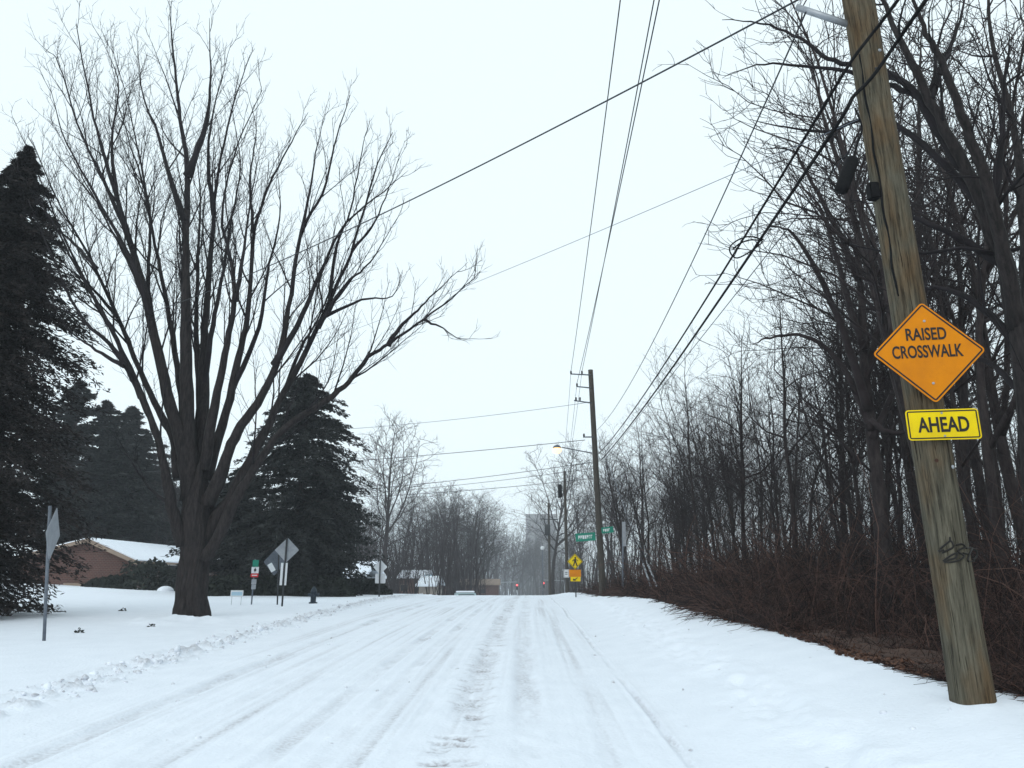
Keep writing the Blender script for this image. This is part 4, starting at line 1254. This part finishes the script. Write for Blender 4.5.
pole3, b3 = far_pole(550, 597, 548.5, 503, 95, .17, 'hazy wooden pole farthest down the road')
MB().lathe([(.2, -.7), (.36, -.6), (.36, .6), (.2, .7)], c=rel(pole3, 547.5, 530, 94.7), s=12).build('transformer', M['dark_post'], pole3, True)
arm(pole3, rel(pole3, 540, 519, 94.9), rel(pole3, 558, 519.5, 94.9), .06, M['dark_post'], 'arm', 6)

# ------------------------------------------------------------------ wires
def wire(ends, r, m, label, name='cable', cat='cable', n=60, group=None):
    P = curve_pts([np.array(e) for e in ends], n)
    o0 = P[0].copy()
    T = Tubes(); T.add(P - o0, r, 5)
    return tag(link(name, T.mesh(name), m, None, tuple(o0)), label, cat, group)
def through(A, B, mids, n=60):
    """Points of a hanging wire from A to B, lying in the upright plane through them and passing the sight lines of mids."""
    A, B = np.array(A), np.array(B)
    nrm = np.cross(B - A, [0, 0, 1]); o = np.array(CAM)
    S, Z = [0, 1], [A[2], B[2]]
    for u, v in mids:
        d = np.array(ray(u, v))
        q = o + d * (np.dot(A - o, nrm) / np.dot(d, nrm))
        S.append(np.dot((q - A)[:2], (B - A)[:2]) / np.dot((B - A)[:2], (B - A)[:2])); Z.append(q[2])
    c = np.polyfit(S, Z, min(2, len(S) - 1), w=[100, 100] + [1] * len(mids))
    t = np.linspace(0, 1, n)
    return [np.array([A[0] + (B[0] - A[0]) * k, A[1] + (B[1] - A[1]) * k, np.polyval(c, k)]) for k in t]

PRI = 'bare power lines overhead along the road'
cN = lambda hz, x: np.array([nl[0] + dirp[0] * hz / dirp[2] + x, nl[1] - .1, nl[2] + hz + .2])
def sag(A, B, s, n=40):
    A, B = np.array(A, float), np.array(B, float)
    return [A + (B - A) * t - np.array([0, 0, 4 * s * t * (1 - t)]) for t in np.linspace(0, 1, n)]
n1, n2, n3 = cN(11.6, -1.85), cN(11.6, -1.2), cN(11.0, -1.2)
f1, f2, f3 = np.array(pt(571, 371, P1Y - .1)), np.array(pt(582, 371, P1Y - .1)), np.array(pt(577, 383, P1Y - .1))
for A, B, lab in ((n1, f1, 'thin power line farthest left of the three climbing above the road'), (n2, f2, 'thin power line on the outer end of the close pair above the road'), (n3, f3, 'thin power line on the inner side of the close pair above the road')):
    wire(sag(A, B, .22), .013, M['wire'], lab, 'power_line', 'power line', 70)
for k, (B, e) in enumerate(((f1, (562, 474)), (f2, (566, 474)), (f3, (564.5, 480)))):
    wire(sag(B, np.array(pt(*e, 62)), .5), .011, M['grey_wire'], 'thin line running on from the tall wooden pole to the middle pole', 'power_line', 'power line', 40, 'lines between the two far poles')
# lower cables between the near pole and the tall pole
aC = np.array(arm_end) + np.array([.12, 0, .05])
aC = np.array(pt(806, 12, PY - .05))
wire(through(aC, pt(597, 430, P1Y), [(770, 92), (740, 152), (700, 238), (650, 352)]), .010, M['wire'], 'single dark wire from the steel bracket down to the tall wooden pole', 'cable', 'cable')
q80, r80 = on_pole(0, 80)
aD1 = np.array(pt(842, 76, PY - .12))
D1P = through(aD1, pt(598.5, 454, P1Y - .15), [(790, 184), (735, 262), (708, 297), (660, 365)])
wire(D1P, .017, M['black_rubber'], 'upper thick black cable sweeping from the wooden pole down to the tall pole', 'cable', 'cable')
qd, rd = on_pole(0, 96)
aD2 = np.array(pt(841, 119, PY - .2))
D2P = through(aD2, pt(599, 462, P1Y - .15), [(809, 168), (762, 238), (723, 299), (660, 383)])
front = [np.array(pt(1010, -120, PY - 3.5)), np.array(pt(912, 20, PY - .75)), np.array(pt(874, 75, PY - .30)), np.array(pt(853, 97, PY - .25))]
wire(front + D2P[::3], .020, M['black_rubber'], 'thickest black cable crossing the front of the wooden pole', 'cable', 'cable', 110)
wire([np.array(pt(985, -120, PY - 3.2)), np.array(pt(889, 12, PY - .6)), np.array(pt(858, 52, PY - .23)), np.array(pt(842, 76, PY - .12))], .018, M['black_rubber'], 'short black cable bending down onto the wooden pole from the upper right', 'cable', 'cable', 40)
aD3 = np.array(pt(850, 150, PY - .05))
wire(through(aD3, pt(600, 466, P1Y - .1), [(817, 199), (731, 299)]), .007, M['wire'], 'thin wire just right of the two thick black cables', 'cable', 'cable')
# spare loop tied between the two thick cables
i1 = min(range(len(D1P)), key=lambda i: abs(proj(D1P[i])[1] - 252)); i2 = min(range(len(D2P)), key=lambda i: abs(proj(D2P[i])[1] - 238))
yl = D1P[i1][1]
LP = [np.array(pt(u, v, yl)) for u, v in ((764, 240), (750, 236.5), (738, 240), (730, 247), (731, 254), (737, 258), (748, 253), (758, 246), (762, 241), (750, 240), (740, 243.5), (733, 249))]
wire(LP, .012, M['black_rubber'], 'loop of spare black cable tied between the two thick cables', 'cable_loop', 'cable', 60)
# splice case hung under the thick cable
sc0, sc1 = np.array(pt(840.5, 192, PY - .15)), np.array(pt(853, 158, PY - .15))
case = thing('splice_case', 'black cylindrical cable splice case hanging left of the wooden pole', 'cable box', tuple(sc0))
Ls = np.linalg.norm(sc1 - sc0)
MB().lathe([(.03, 0), (.062, .015), (.068, .05), (.068, Ls - .05), (.06, Ls - .015), (.03, Ls)], s=16, M=align((0, 0, 0), sc1 - sc0)).build('body', M['black_rubber'], case, True)
T = Tubes()
T.add(curve_pts([sc1 - sc0, np.array(pt(857, 145, PY - .13)) - sc0, np.array(pt(862, 128, PY - .16)) - sc0, np.array(pt(855, 108, PY - .2)) - sc0], 14), .010, 6)
T.add(curve_pts([np.array([0, 0, 0]), np.array(pt(836, 188, PY - .1)) - sc0, np.array(pt(830, 178, PY)) - sc0, np.array(pt(838, 160, PY)) - sc0, sc1 - sc0], 16), .007, 6)
link('cable_tail', T.mesh('cable_tail'), M['black_rubber'], case)
tw = [np.array(pt(u, v, PY - .16)) for u, v in ((828, 184), (834, 176), (826, 186), (832, 190))]
# service lines across the road to the left
qS, rS = on_pole(0, -30)
wire(through(tuple(qS), pt(60, 336, 31), [(755, 20), (620, 96), (500, 160), (375, 221), (250, 270)]), .012, M['wire'], 'long dark wire slanting over the road and through the huge bare tree', 'cable', 'cable', 80)
qE, rE = on_pole(0, 112)
wire(through(tuple(qE), pt(300, 348, 26), [(735, 170), (620, 226), (490, 276), (400, 312)]), .0045, M['grey_wire'], 'faint grey wire slanting below the long dark wire', 'cable', 'cable', 80)
SPAN = 'level lines leaving the tall pole leftward'
for a, b_, m_, r in (((591, 402), (348, 426), 'grey_wire', .013), ((585, 440), (240, 465), 'wire', .017), ((593, 462), (351, 487), 'wire', .015), ((595, 468), (351, 491), 'wire', .012), ((596, 478), (351, 494), 'wire', .014)):
    A, B = np.array(pt(*a, P1Y)), np.array(pt(*b_, 46))
    B2 = B + (B - A) * .35
    wire(sag(A, B2, .25), r, M[m_], 'dark line running level from the tall pole to the left', 'power_line', 'power line', 40, SPAN)

# guy wires with pale guards right of the tall pole
for k, (tu, tv, bu, bv, lab) in enumerate(((597, 430, 655, 597, 'left guy wire with a pale guard beside the tall wooden pole'), (598, 440, 662, 601, 'right guy wire with a pale guard beside the tall wooden pole'))):
    A = np.array(pt(tu, tv, P1Y)); B = np.array(pt(bu, bv, 29.5 + k * .6)); B[2] = gz(B[0], B[1]) - .05
    o = thing('guy_wire', lab, 'guy wire', tuple(B))
    T = Tubes(); T.add(np.array([[0, 0, 0], A - B]), .006, 5); link('strand', T.mesh('strand'), M['grey_wire'], o)
    d = (A - B) / np.linalg.norm(A - B)
    T = Tubes(); T.add(np.array([d * .1, d * 1.9]), .04, 8); link('guard', T.mesh('guard'), M['galv'], o)

# pale thin post by the woods
b = pt(622.5, 597, 35); z = gz(b.x, b.y)
o = thing('metal_post', 'thin pale metal post standing between the tall pole and the guy wires', 'post', (b.x, b.y, z))
ht = pt(626, 522, 35).z - z
T = Tubes(); T.add(np.array([(0, 0, -.3), (.15, 0, ht)]), .045, 8); link('shaft', T.mesh('shaft'), M['post_metal'], o)
MB().box((-.07, -.03, ht - 1.1), (.09, 0, ht)).build('plate', M['sign_back'], o, loc=(.16, -.05, 0))

# ------------------------------------------------------------------ street name blades
def blade(u0, u1, v0, v1, Y, slope, label):
    c = pt((u0 + u1) / 2, (v0 + v1) / 2, Y); m = mpp(c)
    o = thing('street_name_sign', label, 'street sign', c)
    w, h = (u1 - u0) * m, (v1 - v0) * m
    pnl = MB().prism(rrect(w, h, .03), -.01, .01).build('panel', M['sign_green'], o); pnl.rotation_euler = (0, R(slope), 0)
    g = rs(int(u0)); x = -w * .36; t = MB()
    while x < w * .36:
        lw = g.uniform(.05, .09)
        if g.uniform() > .15:
            t.box((x, -.016, -h * .22), (x + lw * .35, -.0125, h * .22)); t.box((x + lw * .35, -.016, h * g.choice([-.05, .12, -.22])), (x + lw, -.0125, h * .22))
        x += lw + .03
    t.build('lettering', M['sign_white'], pnl)
    return o
o = blade(575.5, 595.5, 533, 541, P1Y - .35, -4, 'long green street name sign left of the tall wooden pole')
arm(o, tuple(np.array((595, 0, 0)) * 0 + np.array([.0, .012, .0])), rel(o, 600, 535, P1Y - .1), .02, M['post_metal'], 'bracket', 6)
o = blade(601.5, 613.5, 527, 533, P1Y - .32, -6, 'short green street name sign right of the tall wooden pole')
arm(o, (0, .012, 0), rel(o, 600, 533, P1Y - .1), .02, M['post_metal'], 'bracket', 6)

# ------------------------------------------------------------------ crossing sign assembly
b = pt(576, 598, 41); z = gz(b.x, b.y)
post = thing('sign_post', 'dark post carrying the yellow crossing signs by the middle pole', 'post', (b.x, b.y, z))
m = mpp(b)
T = Tubes(); T.add(np.array([(0, 0, -.3), (0, 0, pt(575, 553, 41).z - z)]), .035, 6); link('shaft', T.mesh('shaft'), M['dark_post'], post)
c = pt(575, 561.5, 40.9)
o = thing('crossing_sign', 'yellow diamond sign with a black walking figure', 'sign', c)
pn = sign_panel(o, 'diamond', 15.5 * m / 1.414, 15.5 * m / 1.414, .03, M['yellow'], 0, M['sign_black'], inset=.02, bw=.02, back=M['sign_back'])
f = MB()
f.lathe([(.01, -.05), (.05, -.02), (.05, .02), (.01, .05)], c=(.02, -.012, .19), s=10)
f.prism([(-.06, .12), (.05, .14), (.07, -.02), (-.05, -.03)], -.012, -.0065)
f.prism([(-.05, -.02), (.01, -.03), (-.06, -.24), (-.12, -.22)], -.0125, -.0068)
f.prism([(.0, -.02), (.07, -.02), (.14, -.23), (.08, -.25)], -.013, -.0066)
f.prism([(-.06, .12), (-.03, .08), (-.13, .0), (-.16, .03)], -.0118, -.0064)
f.prism([(.04, .13), (.06, .08), (.16, .02), (.17, .06)], -.0122, -.0067)
f.build('walking_figure', M['sign_black'], pn)
c = pt(575, 573.3, 40.9)
o = thing('crossing_plaque', 'orange rectangular plaque under the yellow walking figure sign', 'sign', c)
sign_panel(o, 'rect', 12 * m, 7 * m, .02, M['orange'], 0, None, back=M['sign_back'])
c = pt(575.5, 579.0, 40.9)
o = thing('arrow_plaque', 'small yellow plaque with a black arrow lowest on the dark post', 'sign', c)
pn = sign_panel(o, 'rect', 10 * m, 4.6 * m, .02, M['yellow'], 0, None, back=M['sign_back'])
f = MB(); f.prism([(-.13, -.08), (-.13, .02), (-.04, -.01), (.10, .09), (.13, .06), (-.0, -.04), (.02, -.08)], -.008, -.0035); f.build('arrow', M['sign_black'], pn)
c = pt(566.3, 573.5, 60.8); m6 = mpp(c)
o = thing('notice_sign', 'small white rectangular sign on the middle wooden pole', 'sign', c)
pn = sign_panel(o, 'rect', 5.5 * m6, 8 * m6, .03, M['sign_white'], 0, M['dark_post'], inset=.03, bw=.02, back=M['sign_back'])
f = MB(); f.box((-.10, -.012, -.08), (.10, -.007, -.02)); f.box((-.10, -.012, .06), (.10, -.007, .12)); f.build('lettering', M['dark_post'], pn)

# ------------------------------------------------------------------ left side signs
# thin leaning post with a diamond seen almost edge on
b = ground_hit(44, 641); t = pt(50, 506, b.y + .0)
o = thing('road_sign', 'grey diamond sign seen almost edge on upon a thin post at the left edge', 'sign', tuple(b))
d = np.array(t - b)
T = Tubes(); T.add(np.array([-.3 * d / np.linalg.norm(d), d]), .032, 8); link('post', T.mesh('post'), M['post_metal'], o)
zc = np.array(pt(49.5, 534, b.y)) - np.array(b)
vx = math.atan2(b.x, b.y)
pn = sign_panel(o, 'diamond', .78, .78, .04, M['sign_back'], zc[2], None, th=.006, rz=math.pi / 2 - vx - R(13))
pn.location = (zc[0] + .05, zc[1] + .03, zc[2])

# pair of backs: diamond with pale strips, second diamond turned, small white tilted sign
b = ground_hit(282, 606.5); Yd = b.y; m = mpp(b)
o = thing('road_sign', 'grey back of a diamond sign on a dark post with pale reflector strips', 'sign', tuple(b))
tp_ = np.array(pt(287, 538, Yd)) - np.array(b)
T = Tubes(); T.add(np.array([(0, 0, -.3), tp_ * .5, tp_]), .035, 8); link('post', T.mesh('post'), M['dark_post'], o)
cd = np.array(pt(286.3, 550, Yd)) - np.array(b)
pn = sign_panel(o, 'diamond', 25 * m / 1.414, 25 * m / 1.414, .04, M['sign_back'], cd[2], None, y=.06); pn.location = (cd[0], 0.02, cd[2])
for u0, nm in ((281.6, 0), (285.8, 1)):
    cs = np.array(pt(u0, 574, Yd)) - np.array(b)
    MB().box((-.045, 0, -11 * m), (.045, .02, 11 * m)).build('reflector_strip', M['sign_white'], o, loc=(cs[0], -.02, cs[2]))
b_2 = pt(278, 600, Yd + 1.6); b_2.z = gz(b_2.x, b_2.y)
o2 = thing('road_sign', 'darker diamond sign turned half away just behind the grey diamond back', 'sign', tuple(b_2))
top2 = np.array(pt(279, 552, Yd + 1.6)) - np.array(b_2)
T = Tubes(); T.add(np.array([(0, 0, -.3), top2]), .03, 8); link('post', T.mesh('post'), M['dark_post'], o2)
c2 = np.array(pt(275.5, 562, Yd + 1.6)) - np.array(b_2)
pn = sign_panel(o2, 'diamond', .74, .74, .04, M['post_metal'], c2[2], None, y=.05, rz=R(52)); pn.location = (c2[0], .04, c2[2])
cw = pt(271.5, 567.5, Yd + 1.2)
o3 = thing('small_sign', 'small white sign tilted sideways beside the darker diamond', 'sign', tuple(cw))
pn = sign_panel(o3, 'rect', 5 * m, 9 * m, .02, M['sign_white'], 0, None, back=M['sign_back']); pn.rotation_euler = (0, R(-32), R(10))
arm(o3, (.03, .02, 0), tuple(np.array(b_2) + top2 * .62 - np.array(cw)), .018, M['dark_post'], 'bracket', 6)

# stack of small signs
b = ground_hit(252, 600.5); b = pt(252, 598, 30); b.z = gz(b.x, b.y); m = mpp(b)
o = thing('sign_stack', 'thin post with small green, white and red signs stacked beside the yard sign', 'sign', tuple(b))
tt = np.array(pt(255.3, 559, 30)) - np.array(b)
T = Tubes(); T.add(np.array([(0, 0, -.3), tt]), .028, 8); link('post', T.mesh('post'), M['post_metal'], o)
for (u, v, w, h, mm, nm) in ((255.3, 563.5, 6, 7, 'sign_green', 'panel'), (254.8, 570, 7.4, 6.4, 'sign_white', 'panel'), (254.2, 575.3, 7.6, 3.6, 'sign_red', 'panel'), (253.6, 581.8, 5, 5, 'sign_back', 'panel'), (253.2, 587, 4.6, 4.6, 'sign_back', 'panel')):
    c = np.array(pt(u, v, 29.9)) - np.array(b)
    pn = sign_panel(o, 'rect', w * m, h * m, .02, M[mm], c[2], None); pn.location = (c[0], -.06, c[2])
    if mm == 'sign_white':
        f = MB(); f.lathe([(.01, -.003), (.05, 0), (.05, .003), (.01, .005)], s=10, M=Matrix.Translation((.0, -.006, .0)) @ Matrix.Rotation(R(90), 4, 'X')); f.box((-.012, -.0095, -.09), (.012, -.006, .09)); f.build('symbol', M['sign_black'], pn)
    if mm == 'sign_red':
        f = MB(); f.box((-.10, -.008, -.018), (.10, -.0045, .018)); f.build('lettering', M['sign_white'], pn)
b = pt(236.5, 598.5, 29.4); b.z = gz(b.x, b.y)
o = thing('yard_sign', 'low white and blue yard sign stuck in the snow left of the sign stack', 'sign', tuple(b))
pn = sign_panel(o, 'rect', 12.5 * m, 6 * m, .02, M['sign_white'], .42, None)
MB().box((-.2, -.0085, -.075), (.2, -.0045, .05)).build('lettering', M['sign_blue'], pn)
for s in (-1, 1):
    T = Tubes(); T.add(np.array([(s * .18, .004, -.2), (s * .18, .004, .40)]), .006, 5); link('leg', T.mesh('leg'), M['dark_post'], o)

# hydrant
b = ground_hit(313, 603.5); m = mpp(b)
o = thing('fire_hydrant', 'dark fire hydrant standing in the snow left of the road', 'hydrant', tuple(b))
MB().lathe([(.17, -.1), (.17, .05), (.11, .06), (.11, .42), (.13, .43), (.13, .47), (.115, .48), (.10, .56), (.05, .62), (.03, .63), (.03, .67)], s=16).build('barrel', M['hydrant'], o, True)
for sx in (-1, 1):
    MB().lathe([(.05, 0), (.05, .08), (.06, .081), (.06, .12)], s=10, M=Matrix.Translation((sx * .10, 0, .34)) @ Matrix.Rotation(sx * R(90), 4, 'Y')).build('nozzle', M['hydrant'], o)
MB().lathe([(.065, 0), (.065, .08), (.075, .081), (.075, .13)], s=10, M=Matrix.Translation((0, -.10, .30)) @ Matrix.Rotation(R(90), 4, 'X')).build('nozzle', M['hydrant'], o)

# far pair of sign backs
b = pt(379, 599.5, 42); b.z = gz(b.x, b.y); m = mpp(b)
o = thing('road_sign', 'pale back of a diamond sign above a square plate on a dark post', 'sign', tuple(b))
tt = np.array(pt(380.3, 560, 42)) - np.array(b)
T = Tubes(); T.add(np.array([(0, 0, -.3), tt]), .04, 8); link('post', T.mesh('post'), M['dark_post'], o)
for v, w, sh in ((567, 14.4 / 1.414, 'diamond'), (578.5, 10.5, 'rect')):
    c = np.array(pt(380, v, 42)) - np.array(b)
    pn = sign_panel(o, sh, w * m, w * m * (1 if sh == 'diamond' else .9), .04, M['pale_back'], c[2], None, y=.08); pn.location = (c[0], .04, c[2])

# small distant street sign and car under snow
b = pt(428, 597, 90); b.z = gz(b.x, b.y); m = mpp(b)
o = thing('street_sign', 'tiny pale green sign above the tan garage', 'sign', tuple(b))
tt = np.array(pt(428, 575, 90)) - np.array(b)
T = Tubes(); T.add(np.array([(0, 0, -.3), tt]), .05, 6); link('post', T.mesh('post'), M['post_metal'], o)
c = np.array(pt(428, 578, 89.9)) - np.array(b)
pn = sign_panel(o, 'rect', 8 * m, 6.5 * m, .05, M['sign_blue'], c[2], None); pn.location = (0, -.1, c[2])

def parked_car(u, vroof, Y, label):
    r_ = pt(u, vroof, Y); gb = r_.z - 1.55
    o = thing('parked_car', label, 'car', (r_.x, r_.y, gb), R(8))
    MB().prism([(-2.1, .35), (2.1, .35), (2.15, .75), (1.5, .88), (.75, 1.36), (-.9, 1.38), (-1.6, .95), (-2.12, .88)], -.85, .85, Matrix.Rotation(R(90), 4, 'Z')).build('body', M['car_paint'], o, bevel=.05)
    MB().prism([(-.95, 1.40), (.75, 1.385), (.68, 1.50), (-.8, 1.53)], -.75, .75, Matrix.Rotation(R(90), 4, 'Z')).build('snow_cover', M['cap_snow'], o, bevel=.04)
    MB().box((-.66, -1.62, .98), (.66, -1.15, 1.26)).build('rear_window', M['dark_glass'], o)
    for x in (-.78, .78):
        for y in (-1.3, 1.3):
            MB().lathe([(.2, -.1), (.32, -.09), (.32, .09), (.2, .1)], s=16, M=Matrix.Translation((x, y, .32)) @ Matrix.Rotation(R(90), 4, 'Y')).build('wheel', M['black_rubber'], o)
    return o
parked_car(465, 590.5, 66, 'pale parked car with snow on its roof just over the crest')

# traffic lights far down the road
def traffic_light(u, v, Y, side, label):
    c = pt(u, v, Y)
    px_ = c.x + side
    gb = gz(px_, Y)
    o = thing('traffic_light', label, 'traffic light', (px_, Y, gb))
    h = c.z - gb
    T = Tubes(); T.add(np.array([(0, 0, -.3), (0, 0, h + .9)]), .14, 8); link('mast', T.mesh('mast'), M['galv'], o)
    T = Tubes(); T.add(np.array([(0, 0, h + .75), (-side, 0, h + .95)]), .09, 8); link('arm', T.mesh('arm'), M['galv'], o)
    hd = MB().box((-side - .25, -.2, h - .9), (-side + .25, .2, h + .55)).build('head', M['dark_post'], o)
    MB().lathe([(.10, -.03), (.22, 0), (.14, .05)], s=12, M=Matrix.Translation((-side, -.22, h + .2)) @ Matrix.Rotation(R(90), 4, 'X')).build('lamp', M['red_glow'], hd)
    return o
traffic_light(517, 586, 185, -7.0, 'left traffic light showing red at the hazy end of the road')
traffic_light(543.5, 584, 185, 5.0, 'right traffic light showing red at the hazy end of the road')
# a slim lamp post in the haze
b = pt(543, 597, 120); b.z = gz(b.x, b.y)
o = thing('lamp_post', 'slim lamp post with a pale head in the haze beside the farthest pole', 'lamp post', tuple(b))
hh = pt(542, 550, 120).z - b.z
T = Tubes(); T.add(np.array([(0, 0, -.3), (0, 0, hh)]), .09, 8); link('shaft', T.mesh('shaft'), M['post_metal'], o)
MB().lathe([(.1, 0), (.3, .1), (.3, .5), (.1, .6)], c=(0, 0, hh), s=10).build('lamp_head', M['sign_white'], o, True)

# ------------------------------------------------------------------ haze of falling snow
hz = MB().box((-330, -30, -16), (330, 880, 52))
m = bpy.data.materials.new('haze'); m.use_nodes = True
n_ = m.node_tree.nodes; n_.clear()
oo = n_.new('ShaderNodeOutputMaterial'); vv = n_.new('ShaderNodeVolumePrincipled')
vv.inputs['Color'].default_value = (.92, .96, 1.0, 1)
vv.inputs['Density'].default_value = .00068
vv.inputs['Anisotropy'].default_value = .2
m.node_tree.links.new(vv.outputs[0], oo.inputs['Volume'])
ho = hz.build('haze', m)
tag(ho, 'thin snowy haze filling the air over the road', 'haze', kind='stuff')
